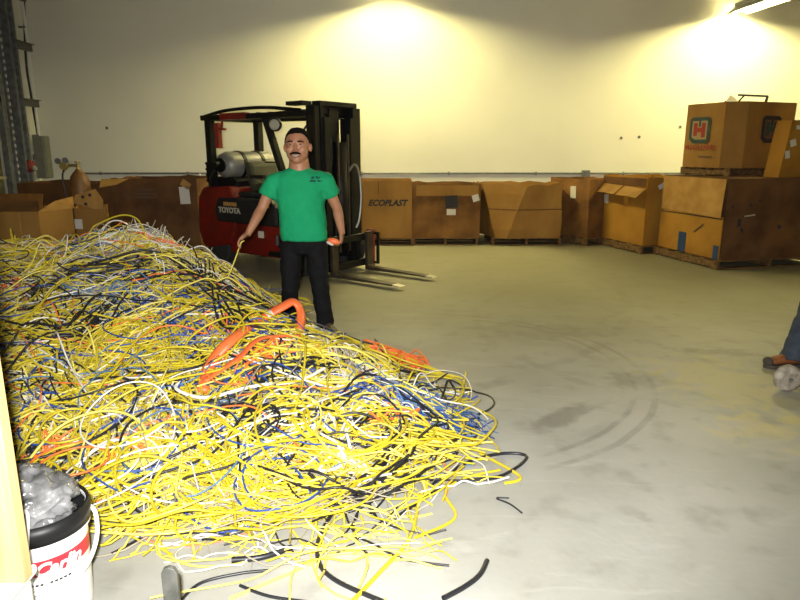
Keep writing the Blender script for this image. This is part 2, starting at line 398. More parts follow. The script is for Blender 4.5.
def shell(b, bot, top, z0, z1, th=.014, nu=8, nv=6, wob=.012, seed=0, lid=False, zt=None, bulge=0, bot_cap=True):
    """open corrugated bin from two XY polygons (bottom, top)"""
    n = len(bot); bot = [Vector((p[0],p[1])) for p in bot]; top = [Vector((p[0],p[1])) for p in top]
    cen = sum(bot, Vector((0,0)))/n
    outer = []; inner = []
    for j in range(nv+1):
        f = j/nv; ro = []; ri = []
        for i in range(n):
            for k in range(nu):
                g = k/nu
                a = bot[i].lerp(bot[(i+1)%n], g); c = top[i].lerp(top[(i+1)%n], g)
                p = a.lerp(c, f)
                e = (bot[(i+1)%n]-bot[i]).normalized(); nr = Vector((e.y, -e.x))
                s_ = math.sin(PI*g)*(math.sin(PI*min(f*1.15,1))*.7+.3*f)
                w_ = noise.noise(Vector((p.x*2.2+seed*3.1, p.y*2.2, f*2.4+seed)))*wob*(1 if 0 < j else 0)
                p = p + nr*(s_*bulge + w_)
                z = z0 + (z1-z0)*f
                if j == nv and zt: z = z1 + zt*noise.noise(Vector((p.x*4+seed, p.y*4, seed*2.)))
                ro.append(Vector((p.x, p.y, z)))
                pi_ = p - nr*th
                if k == 0: pi_ = p + (cen-p).normalized()*th*1.4
                ri.append(Vector((pi_.x, pi_.y, z if j else z0+th)))
        outer.append(ro); inner.append(ri)
    m = n*nu; vs = [v for r_ in outer for v in r_]+[v for r_ in inner for v in r_]; K = (nv+1)*m
    fs = []
    for j in range(nv):
        for i in range(m):
            a, c = j*m+i, j*m+(i+1)%m
            fs.append((a, c, c+m, a+m)); fs.append((K+a, K+a+m, K+c+m, K+c))
    for i in range(m):
        a, c = nv*m+i, nv*m+(i+1)%m; fs.append((a, c, K+c, K+a))
    fs.append(tuple(range(m-1,-1,-1))); fs.append(tuple(K+i for i in range(m)))
    if lid: fs.append(tuple(K+nv*m+i for i in range(m)))
    b.add(vs, fs); return outer
def sheet(b, pts, n, th=.006):
    """flat four-sided card with thickness along n"""
    n = Vector(n)*th; pts = [Vector(p) for p in pts]
    k = len(pts)
    b.add(pts+[p+n for p in pts], [tuple(range(k)), tuple(range(2*k-1,k-1,-1))]+[(i,(i+1)%k,(i+1)%k+k,i+k) for i in range(k)])
    return b
def facept(bot, i, g, z, out=.004):
    """point at fraction g along wall i at height z, and that wall's right vector and normal"""
    a = Vector((bot[i][0],bot[i][1])); c = Vector((bot[(i+1)%len(bot)][0],bot[(i+1)%len(bot)][1]))
    e = (c-a).normalized(); nr = Vector((e.y,-e.x)); p = a.lerp(c, g)+nr*out
    return Vector((p.x,p.y,z)), Vector((e.x,e.y,0)), Vector((nr.x,nr.y,0))
def card_on(parent, bot, i, g, z, w, h, m, name='label_sheet', rot=0, out=.014, th=.003):
    p, e, n = facept(bot, i, g, z, out); up = Vector((0,0,1))
    e2 = e*math.cos(rot)+up*math.sin(rot); u2 = up*math.cos(rot)-e*math.sin(rot)
    b = MB(); sheet(b, [p-e2*w/2-u2*h/2, p+e2*w/2-u2*h/2, p+e2*w/2+u2*h/2, p-e2*w/2+u2*h/2], n, th)
    return b.build(name, m, parent, world=True)
PZ = .125
def bin_(label, bot, z1, m, top=None, z0=PZ, name='pallet_box', **kw):
    q = thing(name, label, 'box', (bot[0][0],bot[0][1],z0))
    b = MB(); shell(b, bot, top or bot, z0, z1, **kw); b.build('carton_wall', m, q, world=True)
    return q
# a) the box with bold black lettering
c0 = at(412,245,10.6); W = 1.1
bot = quad((c0.x-W, 10.6), 0.0, W, 1.0)
pallet((c0.x-W,10.55), 0, W+.02, 1.0, 'pallet under the cardboard box with bold black lettering')
q = bin_('tan cardboard pallet box with bold black lettering beside the forklift', bot, 1.06, M['card'], seed=1)
p, e, n = facept(bot, 0, .655, .70, .030)
put_text('ECOPLAST', .135, p-e*.03, e, (0,0,1), M['ink'], q, shear=.3, bold=.006, sx=.98)
card_on(q, bot, 0, .5, .95, .01, .2, M['card_dark'], 'seam', out=.016)
# b) patched box
x0 = at(414,245,10.65).x; x1 = at(479,246,10.65).x
bot = quad((x0-.05,10.65), 0.0, x1-x0+.05, 1.0)
pallet((x0-.02,10.62), 0, x1-x0, 1.0, 'pallet under the patched brown box with a dark square hole')
q = bin_('worn brown pallet box with a dark square patch and stained upper band', bot, 1.0, M['card_old'], seed=2, wob=.03, zt=.03)
card_on(q, bot, 0, .52, .90, (x1-x0)*.94, .17, M['card'], 'reinforcing_band', out=.018, th=.008)
card_on(q, bot, 0, .58, .72, .2, .2, M['ink'], 'dark_patch', rot=.06, out=.03)
card_on(q, bot, 0, .58, .55, .15, .10, M['paper'], 'label_sheet', out=.03)
card_on(q, bot, 0, .93, .78, .11, .11, M['paper'], 'label_sheet', rot=.3, out=.03)
# c) collapsing bulged bin, open
pts = [(483,220,10.75),(505,246,10.45),(559,245,10.6)]
bt = [at(500,246,10.5).xy, at(559,245,10.62).xy, Vector((at(559,245,10.62).x+.05,11.6)), Vector((at(500,246,10.5).x-.38,11.6))]
tp = [at(482,190,10.75).xy, at(527,190,10.38).xy, at(563,192,10.65).xy, Vector((at(560,192,10.65).x,11.7)), Vector((at(482,190,10.75).x,11.7))]
bt = [bt[0]+Vector((-.06,.12)), bt[0]+Vector((.1,0)), bt[1], bt[2], bt[3]]
pallet((bt[1].x-.22,10.6), 0, 1.15, 1.0, 'pallet under the bulging open-topped box')
q = bin_('bulging tan pallet box with a horizontal seam, its sides splayed outward', bt, 1.0, M['card'], top=tp, seed=3, wob=.03, zt=.04)
b = MB(); mid = [a.lerp(c,.52) for a, c in zip(bt, tp)]
for i in (0, 1):
    a, c = mid[i], mid[i+1]; e = (c-a).normalized(); n = Vector((e.y,-e.x))*.035
    b.bar((a.x+n.x,a.y+n.y,.60),(c.x+n.x,c.y+n.y,.60),.006,.018)
b.build('seam', M['card_dark'], q, world=True)
# d) box left of the flap box
c0 = at(586,245,10.55)
bot = quad((c0.x,c0.y), math.radians(28), .78, .95)
bot = [bot[0], bot[1], bot[2], bot[3]]
pallet((c0.x-.0,c0.y-.02), math.radians(28), .8, .95, 'pallet under the box with two white labels below the wall outlet')
q = bin_('brown pallet box with white labels standing turned below the wall outlet', bot, 1.08, M['card_old'], seed=4, zt=.02)
card_on(q, bot, 3, .62, .86, .13, .2, M['paper'], rot=.05); card_on(q, bot, 3, .15, .88, .1, .12, M['paper'], rot=-.3)
# e) box with the two drooping flaps
ang = math.radians(17)
bc = (3.70, 9.70)
bot = quad(bc, ang, .95, 1.12)
pallet((bc[0]-.03,bc[1]-.04), ang, 1.0, 1.2, 'pallet under the box with two drooping flaps')
q = bin_('tan pallet box with two flaps drooping over its front', bot, 1.15, M['card_gold'], seed=5, zt=.02)
for g0, g1, dz in ((.02,.50,0),(.54,.99,-.02)):
    pa, e, n = facept(bot, 3, g0, 1.02+dz, .015); pb, _, _ = facept(bot, 3, g1, 1.0+dz, .015)
    b = MB(); o_ = n*.17+Vector((0,0,-.13))
    sheet(b, [pa, pb, pb+o_, pa.lerp(pb,.5)+o_*.95, pa+o_*1.05], n+Vector((0,0,.3)), .008)
    b.build('flap', M['flapc'], q, world=True)
card_on(q, bot, 3, .12, .77, .11, .14, M['paper'], rot=.05)
card_on(q, bot, 3, .5, 1.07, 1.08, .12, M['card_dark'], 'torn_rim')
# open rim strip behind
pa, e, n = facept(bot, 0, .35, 1.1, .01)
card_on(q, bot, 0, .25, 1.02, .11, .07, M['paper'], 'label_sheet', rot=.5)
# f) the big one
ang = math.radians(13)
bc = (4.24, 8.37)
bot = quad(bc, ang, 1.62, 1.36)
pallet((bc[0]-.05,bc[1]-.03), ang, 1.66, 1.42, 'long pallet under the large lidded box')
q = bin_('large lidded pallet box, its lit side painted golden with a blue patch, carrying two smaller boxes', bot, 1.19, M['card_dark'], seed=6, lid=True, wob=.015)  # dark body paints the shaded faces, golden panels paint the lit one
b = MB(); pa, e, n = facept(bot, 3, .02, .70, .014); pb, _, _ = facept(bot, 3, .985, .68, .05)
sheet(b, [pa+Vector((0,0,0)), pb, pb+Vector((0,0,.50))-n*.03, pa+Vector((0,0,.48))], n, .008); b.build('upper_panel', M['flapc'], q, world=True)
card_on(q, bot, 3, .5, .41, 1.33, .56, M['card_gold'], 'lower_panel', out=.010, th=.006)
card_on(q, bot, 3, .42, .27, .16, .28, M['tape_blue'], 'blue_patch', out=.02)
card_on(q, bot, 3, .94, .22, .10, .18, M['tape_blue'], 'blue_patch', out=.022)
card_on(q, bot, 3, .5, .665, 1.3, .012, M['ink'], 'seam', out=.018)
card_on(q, bot, 3, .66, .50, .22, .025, M['inkfaint'], 'print_mark', rot=.6, out=.02)
for g, z, w, h, rr in ((.13,.62,.05,.10,.0),(.16,.52,.03,.06,.5),(.05,.83,.03,.03,0),(.3,.9,.04,.02,0),(.52,.55,.05,.05,0),(.22,.85,.03,.03,.3)):
    card_on(q, bot, 0, g, z, w, h, M['ink'], 'print_mark', rot=rr, out=.016)
card_on(q, bot, 0, .22, .71, .16, .02, M['cg'], 'scuff', rot=.1, out=.018)
BIGTOP = 1.19
# g) the box with the crest on top
ang2 = math.radians(22)
fv = Vector((4.55, 9.02)); s8 = .24
qd = quad((fv.x-.02, fv.y-.08), ang2, 1.30, 1.06)
def octa(qd, c):
    out = []
    for i in range(4):
        a, b_, d_ = qd[i-1], qd[i], qd[(i+1)%4]
        out += [b_+(a-b_).normalized()*c, b_+(d_-b_).normalized()*c]
    return out
# footprint: corner nearest the viewer cut off
oc = octa(qd, .20)
pallet((qd[0].x+.02,qd[0].y+.07), ang2, 1.22, .88, 'pallet on the large lidded box under the crest box', z=BIGTOP+.002, h=.11)
z0 = BIGTOP+.114; z1 = 2.19
q = bin_('tan eight-sided box printed with a red and dark crest, highest of the stack', oc, z1, M['card'], z0=z0, nu=5, seed=7)
# wall indices: edge from oc[7] to oc[0] is the left-facing side; oc[0]-oc[1] the cut corner; oc[1]-oc[2] the front
def crest(parent, bot, i, g, z, s, mg, mr, mc):
    p, e, n = facept(bot, i, g, z, .015); up = Vector((0,0,1))
    def R(x0, y0, x1, y1, m, nm, d=0):
        b = MB(); P = lambda x, y: p+e*(x*s)+up*(y*s)+n*d
        sheet(b, [P(x0,y0),P(x1,y0),P(x1,y1),P(x0,y1)], n, .002); return b
    b = MB()
    ring = [(-.5,-.1),(-.5,.42),(-.4,.5),(.4,.5),(.5,.42),(.5,-.4),(.4,-.5),(-.3,-.5),(-.5,-.32),(-.5,-.22)]
    P = lambda x, y, d=0: p+e*(x*s)+up*(y*s)+n*d
    sheet(b, [P(*c) for c in ring], n, .002); b.build('crest_shield', mg, parent, world=True)
    b = MB()
    sheet(b, [P(-.36,-.26,.003),P(-.36,.36,.003),P(-.04,.36,.003),P(-.04,.14,.003),P(.06,.14,.003),P(.06,.36,.003),P(.38,.36,.003),P(.38,-.36,.003),P(-.18,-.36,.003),P(-.36,-.26,.003)][:9], n, .002)
    b.build('crest_field', mc, parent, world=True)
    b = MB()
    for r_ in ((-.28,-.22,-.1,.28),(.12,-.28,.3,.28),(-.1,-.08,.12,.1)):
        sheet(b, [P(r_[0],r_[1],.006),P(r_[2],r_[1],.006),P(r_[2],r_[3],.006),P(r_[0],r_[3],.006)], n, .002)
    b.build('crest_letter', mr, parent, world=True)
crest(q, oc, 7, .40, z0+.52, .36, M['inkgreen'], M['inkred'], M['cream'])
p, e, n = facept(oc, 7, .47, z0+.28, .026)
put_text('M.HOLLAND', .095, p, e, (0,0,1), M['inkred'], q, bold=.001, sx=.98)
p, e, n = facept(oc, 7, .62, z0+.14, .016)
b = MB(); sheet(b, [p-e*.12, p+e*.12, p+e*.12+Vector((0,0,.02)), p-e*.12+Vector((0,0,.02))], n, .002); b.build('print_mark', M['inkfaint'], q, world=True)
crest(q, oc, 1, .5, z0+.52, .36, M['ink'], M['inkgreen'], M['inkfaint'])  # second crest in darkened inks, painting the shade on the front
# bracket lying on the crest box
q = thing('steel_bracket', 'dark metal bracket frame lying on top of the crest box', 'bracket', (qd[0].x,qd[0].y,z1+.002))
def W_(px, py, Y): return at(px, py, Y)
Yb = 9.45
a = at(738,98,Yb); a.z = z1+.012
b = MB()
A_ = Vector((at(738,95,9.3).x,9.28,z1+.10)); B_ = Vector((at(764,95,9.6).x,9.50,z1+.10)); 
b.bar(A_, B_, .025, .025); b.bar(B_, (B_.x-.03,B_.y-.02,z1+.012), .025,.025); b.bar((A_.x+.12,A_.y+.08,z1+.10), (A_.x+.05,A_.y+.1,z1+.012), .02,.02)
b.bar((A_.x-.2,A_.y-.05,z1+.012),(B_.x,B_.y+.05,z1+.012),.025,.02)
b.build('frame_bar', M['black'], q, world=True)
b = MB(); sheet(b, [(A_.x-.22,A_.y-.1,z1+.005),(A_.x+.05,A_.y+.05,z1+.005),(A_.x+.02,A_.y+.1,z1+.06),(A_.x-.12,A_.y,z1+.10)], (0,-1,.2), .006); b.build('mounting_flange', M['paper'], q, world=True)
# h) orange box at far right on the big box
bc = (5.03, 8.66); ang = math.radians(14)
bot = quad(bc, ang, .72, .26)
tp = [bot[0]+Vector((.10,.02)), bot[1], bot[2], bot[3]+Vector((.10,0))]
q = bin_('golden box with rounded corner and torn tape at the frame edge, on the large box', bot, 1.93, M['card_gold'], top=tp, z0=BIGTOP+.002, seed=8, lid=True, name='cardboard_box')
card_on(q, bot, 0, .20, 1.64, .09, .09, M['paper'], 'tape_scrap', rot=.3, out=.02)
card_on(q, bot, 0, .11, 1.49, .07, .10, M['paper'], 'tape_scrap', rot=.2, out=.02)
card_on(q, bot, 0, .30, 1.84, .10, .05, M['paper'], 'tape_scrap', rot=.1, out=.02)
# left group ----------------------------------------------------------
bot = quad((at(116,235,9.55).x,9.55), math.radians(-2), at(200,235,9.5).x-at(116,235,9.55).x, 1.05)
pallet((bot[0].x,bot[0].y), math.radians(-2), 1.22, 1.05, 'pallet under the dark brown box behind the forklift')
q = bin_('dark brown pallet box with a white sheet at its corner behind the forklift', bot, 1.14, M['card_dark'], seed=9, zt=.03)
card_on(q, bot, 0, .86, .90, .15, .25, M['paper'], rot=.04, out=.02)
card_on(q, bot, 0, .88, 1.06, .14, .10, M['flapc'], 'torn_flap', rot=-.6, out=.02)
for z, w in ((.98,.26),(.92,.34),(.87,.34)): card_on(q, bot, 0, .40, z, w, .03, M['inkfaint'], 'faint_print', out=.02)
card_on(q, bot, 0, .19, .91, .07, .09, M['inkfaint'], 'faint_print', out=.02)
b = MB(); pa, e, n = facept(bot, 0, -.04, 1.13, .02)
sheet(b, [pa-e*.08, pa+e*.32, pa+e*.22+Vector((0,-.16,-.07)), pa-e*.02+Vector((0,-.2,-.11))], (0,0,1), .008); b.build('flap', M['flapc'], q, world=True)
# far left low box
bot = quad((-6.05,10.25), 0.0, 1.62, .95)
pallet((-6.05,10.25), 0, 1.6, .95, 'pallet under the box farthest back on the left')
q = bin_('dark reddish brown pallet box farthest back on the left, behind the gas cylinder', bot, 1.04, M['card_dark'], seed=10, zt=.03)
# near left box with open flaps
ang = math.radians(3)
bc = Vector((-5.35,7.35)); Wn = at(38,220,7.35).x+5.35
bot = [bc, Vector((at(38,220,7.35).x,7.38)), Vector((-3.97,7.80)), Vector((-4.55,8.25)), Vector((-5.3,8.25))]
pallet((-5.3,7.42), 0, 1.05, .80, 'pallet under the open cardboard box at the left edge')
q = bin_('open tan box at the left edge with its flaps folded back', bot, .86, M['card'], seed=11)
fz = .86
b = MB(); sheet(b, [(bot[0].x,7.36,fz),(bot[1].x,7.38,fz),(bot[1].x-.12,7.62,fz+.10),(bot[0].x,7.6,fz+.10)], (0,0,1), .008); b.build('flap', M['card_dark'], q, world=True)
b = MB(); sheet(b, [(bot[1].x,7.39,fz),(bot[2].x,7.85,fz),(bot[2].x-.05,7.95,fz+.13),(bot[1].x+.08,7.62,fz+.10)], (-.6,.3,.5), .008); b.build('flap', M['flapc'], q, world=True)
b = MB(); sheet(b, [(-5.3,8.24,fz),(-4.57,8.24,fz),(-4.6,8.35,fz+.14),(-5.25,8.35,fz+.14)], (0,-1,.2), .008); b.build('flap', M['card_old'], q, world=True)
card_on(q, bot, 0, .82, .6, .02, .5, M['flapc'], 'tape_strip')
# box with hole-punched flap
bot = [at(66,225,8.05).xy, at(103,225,7.9).xy, Vector((at(103,225,7.9).x+.1,8.75)), Vector((at(66,225,8.05).x+.2,8.75))]
bot[0] = Vector((-3.86,8.02)); 
pallet((-4.18,8.06), 0, .42, .62, 'small pallet under the box with the hole-punched flap')
bot = [Vector((-4.05,8.0)), Vector((-3.64,7.93)), Vector((-3.92,8.65)), Vector((-4.35,8.7))]
q = bin_('small tan box with an upright hole-punched flap and a white sticker', bot, .84, M['card'], seed=12, name='cardboard_box')
b = MB(); 
P_ = lambda px, py: at(px, py, 8.0)
sheet(b, [P_(73,203),P_(103,212),P_(103,200),P_(95,189),P_(75,195)], (0,1,0), .008); b.build('flap', M['flapc'], q, world=True)
b = MB()
for px, py in ((83,197),(90,195),(86,204)): c = P_(px,py); b.lathe([(.001,0),(.02,0),(.02,.004),(.001,.004)], c=(c.x,c.y-.004,c.z), axis=(0,-1,0), k=12)
b.build('punched_hole', M['ink'], q, world=True)
p = at(79,224,7.93); b = MB(); sheet(b, [(p.x-.05,p.y,p.z-.06),(p.x+.05,p.y-.012,p.z-.06),(p.x+.05,p.y-.012,p.z+.06),(p.x-.05,p.y,p.z+.06)], (0,-1,0), .004); b.build('sticker', M['paper'], q, world=True)
# gas cylinder
p = at(80,185,9.75)
q = thing('gas_cylinder', 'ochre gas cylinder with a regulator standing among the left boxes', 'gas cylinder', (p.x,9.75,0))
MB().lathe([(.001,0),(.14,0),(.145,.02),(.145,1.02),(.142,1.08),(.12,1.16),(.08,1.22),(.045,1.25),(.045,1.27),(.001,1.27)]).build('cylinder_body', M['copper'], q, smooth=True, bevel=.0)
MB().lathe([(.001,1.27),(.03,1.27),(.03,1.31),(.018,1.32),(.018,1.37),(.045,1.375),(.045,1.39),(.001,1.39)], k=16).build('valve', M['brass'], q)
r_ = MB().tube([(0,0,1.33),(-.14,-.03,1.33)], .018, 8).lathe([(.001,0),(.055,0),(.055,.05),(.001,.05)], c=(-.17,-.06,1.32), axis=(0,-1,0), k=16).build('regulator', M['brass'], q)
b = MB()
for dx, dz in ((-.24,.07),(-.13,.08)): b.lathe([(.001,0),(.042,0),(.042,.03),(.001,.03)], c=(dx,-.08,1.32+dz), axis=(0,-1,0), k=16)
b.build('gauge', M['galv'], r_)
MB().tube(smooth_path([(-.18,-.06,1.28),(-.22,-.06,1.15),(-.20,-.05,.9),(-.24,-.04,.5),(-.2,-.05,.1)],6), .011, 8).build('hose', M['ck'], q)
# ------------------------------------------------------------------ forklift
fk = thing('forklift', 'red and black forklift with raised-post mast parked behind the cable heap', 'forklift', (-.84,8.15,0), math.atan2(-.6,.8)); fk.scale = (1.02,1,.965)
def cw(poly, y0, y1, nm, m, par=fk, bev=.03):
    return MB().prism(poly, y0, y1).build(nm, m, par, bevel=bev)
cw([(-2.0,.22),(-2.10,.45),(-2.08,.92),(-1.95,1.10),(-1.38,1.12),(-1.30,.98),(-1.30,.55),(-1.42,.30),(-1.9,.22)], -.50, .50, 'counterweight', M['red'], bev=.05)
cw([(-1.45,.20),(-1.45,.64),(-.20,.64),(-.12,.50),(-.12,.34),(-.55,.20)], -.48, .48, 'chassis', M['red'])
hp = cw([(-1.66,.62),(-1.70,.80),(-1.62,.97),(-.62,.97),(-.50,.86),(-.50,.62)], -.515, .515, 'side_panel', M['grey_hood'])
put_text('TOYOTA', .105, (-1.38,-.519,.79), (1,0,0), (0,0,1), M['letter'], hp, bold=.004, world=False)
MB().box((-1.36,-.519,.88),(.26,.006,.05)).build('sticker', M['flapc'], hp); MB().box((-.68,-.519,.90),(.15,.006,.07)).build('sticker', M['paper'], hp)
MB().box((-.82,-.485,.50),(.10,.008,.09)).build('sticker', M['paper'], fk)
cw([(-1.40,.97),(-1.40,1.04),(-.72,1.04),(-.66,.97)], -.40, .40, 'hood', M['grey_hood'])
cw([(-.50,.30),(-.50,.95),(-.42,1.12),(-.22,1.12),(-.16,.95),(-.16,.30)], -.42, .42, 'cowl', M['black'])
cw([(-.62,.24),(-.62,.30),(-.40,.30),(-.40,.24)], -.56, -.46, 'step', M['black'], bev=.01)
st = MB().box((-1.05,0,1.10),(.46,.48,.12)).build('seat', M['seatm'], fk, bevel=.04)
cw([(-1.30,1.10),(-1.38,1.42),(-1.31,1.46),(-1.24,1.42),(-1.16,1.10)], -.24, .24, 'seat_back', M['seatm'], bev=.04)
MB().bar((-1.2,-.27,1.25),(-.95,-.27,1.25),.05,.05).build('armrest', M['blackp'], fk)
# steering
MB().tube([(-.34,.0,1.05),(-.56,.0,1.28)],.025,8).build('steering_column', M['black'], fk)
a = Vector((-.22,0,.24)).normalized(); b = MB(); pts = []
u = Vector((0,1,0)); w = a.cross(u)
pts = [Vector((-.57,0,1.29))+u*.16*math.cos(q)+w*.16*math.sin(q) for q in np.linspace(0,2*PI,25)]
b.tube(pts,.014,8); b.bar(pts[0],pts[12],.02,.012); b.bar(pts[6],pts[12+6],.02,.012); b.build('steering_wheel', M['blackp'], fk, smooth=True)
b = MB()
for i in range(3): b.tube([(-.30,-.16-.06*i,1.1),(-.36,-.16-.06*i,1.26)],.008,6).ell((-.365,-.16-.06*i,1.28),(.018,.018,.022),8,6)
b.build('control_lever', M['blackp'], fk)
# guard
g = MB().box((-1.0,-.42,2.04),(1.9,.07,.07)).box((-1.0,.42,2.04),(1.9,.07,.07)).box((-1.92,0,2.04),(.08,.9,.07)).box((-.06,0,2.04),(.08,.9,.07)).build('overhead_guard', M['black'], fk, bevel=.01)
for i in range(8): MB().box((-1.72+i*.21,0,2.06),(.035,.80,.05)).build('guard_bar', M['black'], g)
b = MB().tube(smooth_path([(-1.9,-.42,2.06),(-1.5,-.42,2.12),(-1.0,-.42,2.14),(-.6,-.42,2.13),(-.1,-.42,2.08)],6),.022,8).tube(smooth_path([(-1.9,.42,2.06),(-1.5,.42,2.12),(-1.0,.42,2.14),(-.6,.42,2.13),(-.1,.42,2.08)],6),.022,8)
b.build('guard_hoop', M['black'], g)
MB().box((-1.28,-.43,2.045),(.50,.075,.085)).build('red_panel', M['red'], g)
for y in (-.42,.42):
    MB().bar((-1.80,y,.95),(-1.80,y,2.04),.10,.09).build('guard_post', M['black'], g)
    MB().bar((-.30,y,.95),(-.72,y,2.04),.07,.07).build('guard_post', M['black'], g)
    MB().bar((-.52,y,1.45),(-.75,y,1.45),.02,.02).build('grab_bar', M['black'], g)
b = MB().box((-1.66,-.40,1.80),(.08,.06,.34)); b.bar((-1.66,-.40,1.9),(-1.50,-.40,1.88),.03,.03); b.bar((-1.58,-.40,1.9),(-1.56,-.40,2.0),.02,.02); b.build('rear_light_bracket', M['redd'], fk)
q = MB().lathe([(.001,-.04),(.06,-.04),(.085,0),(.085,.03),(.07,.04),(.001,.04)], c=(-.60,-.36,1.92), axis=(.5,-1,0), k=20).build('work_lamp', M['black'], fk)
MB().lathe([(.001,.0),(.068,0),(.05,.012),(.001,.014)], c=(-.58,-.40,1.92), axis=(.5,-1,0), k=20).build('lamp_glass', M['glassg'], q)
MB().tube(smooth_path([(-.68,-.4,2.0),(-.72,-.4,1.93),(-.68,-.4,1.8),(-.62,-.4,1.7),(-.55,-.4,1.75)],5),.006,6).build('lamp_cable', M['ck'], fk)
# LPG tank
tk = MB().lathe([(.001,0),(.10,.01),(.16,.05),(.185,.11),(.185,.80),(.16,.87),(.10,.91),(.001,.92)], c=(-1.60,-.44,1.40), axis=(0,1,0), k=28).build('gas_tank', M['tank'], fk, smooth=True)
MB().lathe([(.001,-.10),(.05,-.10),(.05,-.02),(.10,-.01),(.10,.03),(.001,.03)], c=(-1.60,-.44,1.40), axis=(0,1,0), k=14).build('valve', M['black'], tk)
for y in (-.18, .14):
    MB().lathe([(.186,0),(.196,0),(.196,.05),(.186,.05)], c=(-1.60,y,1.40), axis=(0,1,0), k=28).build('strap', M['black'], tk)
cw([(-1.85,1.10),(-1.85,1.18),(-1.76,1.24),(-1.48,1.24),(-1.38,1.18),(-1.38,1.10)], -.36, .36, 'tank_cradle', M['black'], bev=.01)
MB().tube(smooth_path([(-1.62,-.52,1.34),(-1.72,-.52,1.22),(-1.80,-.46,1.12)],6),.015,8).build('gas_hose', M['ck'], fk)
b = MB()
for z in (1.18,1.26,1.34,1.42): b.box((-1.86,-.44,z),(.05,.06,.03))
b.box((-1.87,-.44,1.3),(.02,.04,.28)).build('hose_clip', M['black'], fk)
# wheels
def wheel(x, y, r, w):
    o = MB().lathe([(.6*r,0),(.94*r,0),(r,.02),(r,w-.02),(.94*r,w),(.6*r,w)], c=(x,y-w/2,r), axis=(0,1,0), k=36).build('wheel', M['rubber'], fk, smooth=False)
    MB().lathe([(.001,.03),(.3*r,.02),(.58*r,.03),(.62*r,.005),(.62*r,w-.005),(.001,w-.01)], c=(x,y-w/2,r), axis=(0,1,0), k=24).build('rim', M['paper'], o)
for y in (-.40,.40): wheel(-.18,y,.30,.18); wheel(-1.72,y*.98,.23,.16)
# mast
for y in (-.40,.40):
    s = -1 if y < 0 else 1
    b = MB().box((.04,y,1.10),(.13,.018,2.06)).box((-.02,y-s*.03,1.10),(.02,.08,2.06)).box((.10,y-s*.03,1.10),(.02,.08,2.06)); b.build('mast_rail', M['black'], fk, bevel=.004)
    b = MB().box((.06,y-s*.09,1.12),(.11,.018,2.08)).box((.01,y-s*.11,1.12),(.02,.06,2.08)).box((.11,y-s*.11,1.12),(.02,.06,2.08)); b.build('inner_mast_rail', M['black'], fk)
    b = MB().box((.10,y-s*.17,1.05),(.09,.10,1.9)).box((.06,y-s*.18,1.05),(.02,.09,1.9)); b.build('inner_mast_rail', M['black'], fk)
    MB().tube([(-.05,y-s*.06,.2),(-.05,y-s*.06,1.95)],.035,12).build('lift_cylinder', M['black'], fk, smooth=True)
for z, h_ in ((2.10,.10),(.35,.14),(1.25,.10)): MB().box((.0,0,z),(.04,.84,h_)).build('cross_member', M['black'], fk, bevel=.005)
MB().box((.06,0,2.16),(.13,.66,.06)).build('cross_member', M['black'], fk, bevel=.005)
MB().box((-.05,-.50,2.155),(.26,.16,.045)).build('top_bracket', M['black'], fk)
MB().tube([(.10,.03,.25),(.10,.03,1.7)],.085,16).build('free_lift_cylinder', M['black'], fk, smooth=True)
for y in (-.06,.12): MB().box((.15,y,1.05),(.02,.03,1.5)).build('lift_chain', M['forksteel'], fk)
MB().tube(smooth_path([(.13,.14,1.32),(.18,.20,1.42),(.19,.28,1.30),(.2,.30,1.0),(.2,.26,.72),(.18,.22,.60)],6),.014,8).build('hydraulic_hose', M['steel'], fk)
MB().tube(smooth_path([(.10,-.2,1.9),(.14,-.16,1.6),(.13,-.2,1.2),(.16,-.14,.8),(.14,-.12,.5)],6),.014,8).build('hydraulic_hose', M['ck'], fk)
MB().tube(smooth_path([(.0,-.3,2.0),(-.09,-.42,1.8),(-.10,-.42,1.5),(-.06,-.34,1.3)],6),.013,8).build('hydraulic_hose', M['ck'], fk)
# round fan-like guard panel behind the mast
MB().lathe([(.001,0),(.24,0),(.26,.03),(.001,.05)], c=(-.13,.12,1.16), axis=(-1,0,0), k=28).build('cowl_panel', M['blackp'], fk)
MB().box((.02,-.17,1.12),(.03,.20,1.75)).build('mast_plate', M['black'], fk)
MB().box((.02,.22,1.12),(.03,.14,1.75)).build('mast_plate', M['black'], fk)
MB().box((.02,.01,1.18),(.03,.17,1.86)).build('mast_plate', M['black'], fk)
# carriage and forks
b = MB().box((.24,0,.48),(.05,.94,.09)).box((.24,0,.14),(.05,.94,.09)).box((.22,-.2,.31),(.04,.05,.4)).box((.22,.2,.31),(.04,.05,.4)); cr = b.build('carriage', M['black'], fk, bevel=.005)
MB().box((.21,.47,.30),(.12,.035,.52)).build('carriage_end', M['redd'], cr, bevel=.006)
MB().box((.25,-.50,.30),(.11,.035,.52)).build('carriage_end', M['redd'], cr, bevel=.006)
b = MB().bar((.33,.47,.10),(.33,.47,.52),.03,.03).bar((.26,.47,.51),(.345,.47,.51),.03,.03).bar((.26,.47,.11),(.345,.47,.11),.03,.03); b.build('end_bracket', M['black'], cr)
for y in (-.33,.33):
    f_ = MB().prism([(.27,.04),(.27,.55),(.31,.55),(.315,.10),(.345,.082),(1.20,.062),(1.20,.045),(.33,.035)], y-.055, y+.055).build('fork', M['forksteel'], fk, bevel=.004)
    MB().prism([(1.20,.045),(1.20,.063),(1.31,.052),(1.31,.045)], y-.052, y+.052).build('fork_tip', M['forktip'], f_)
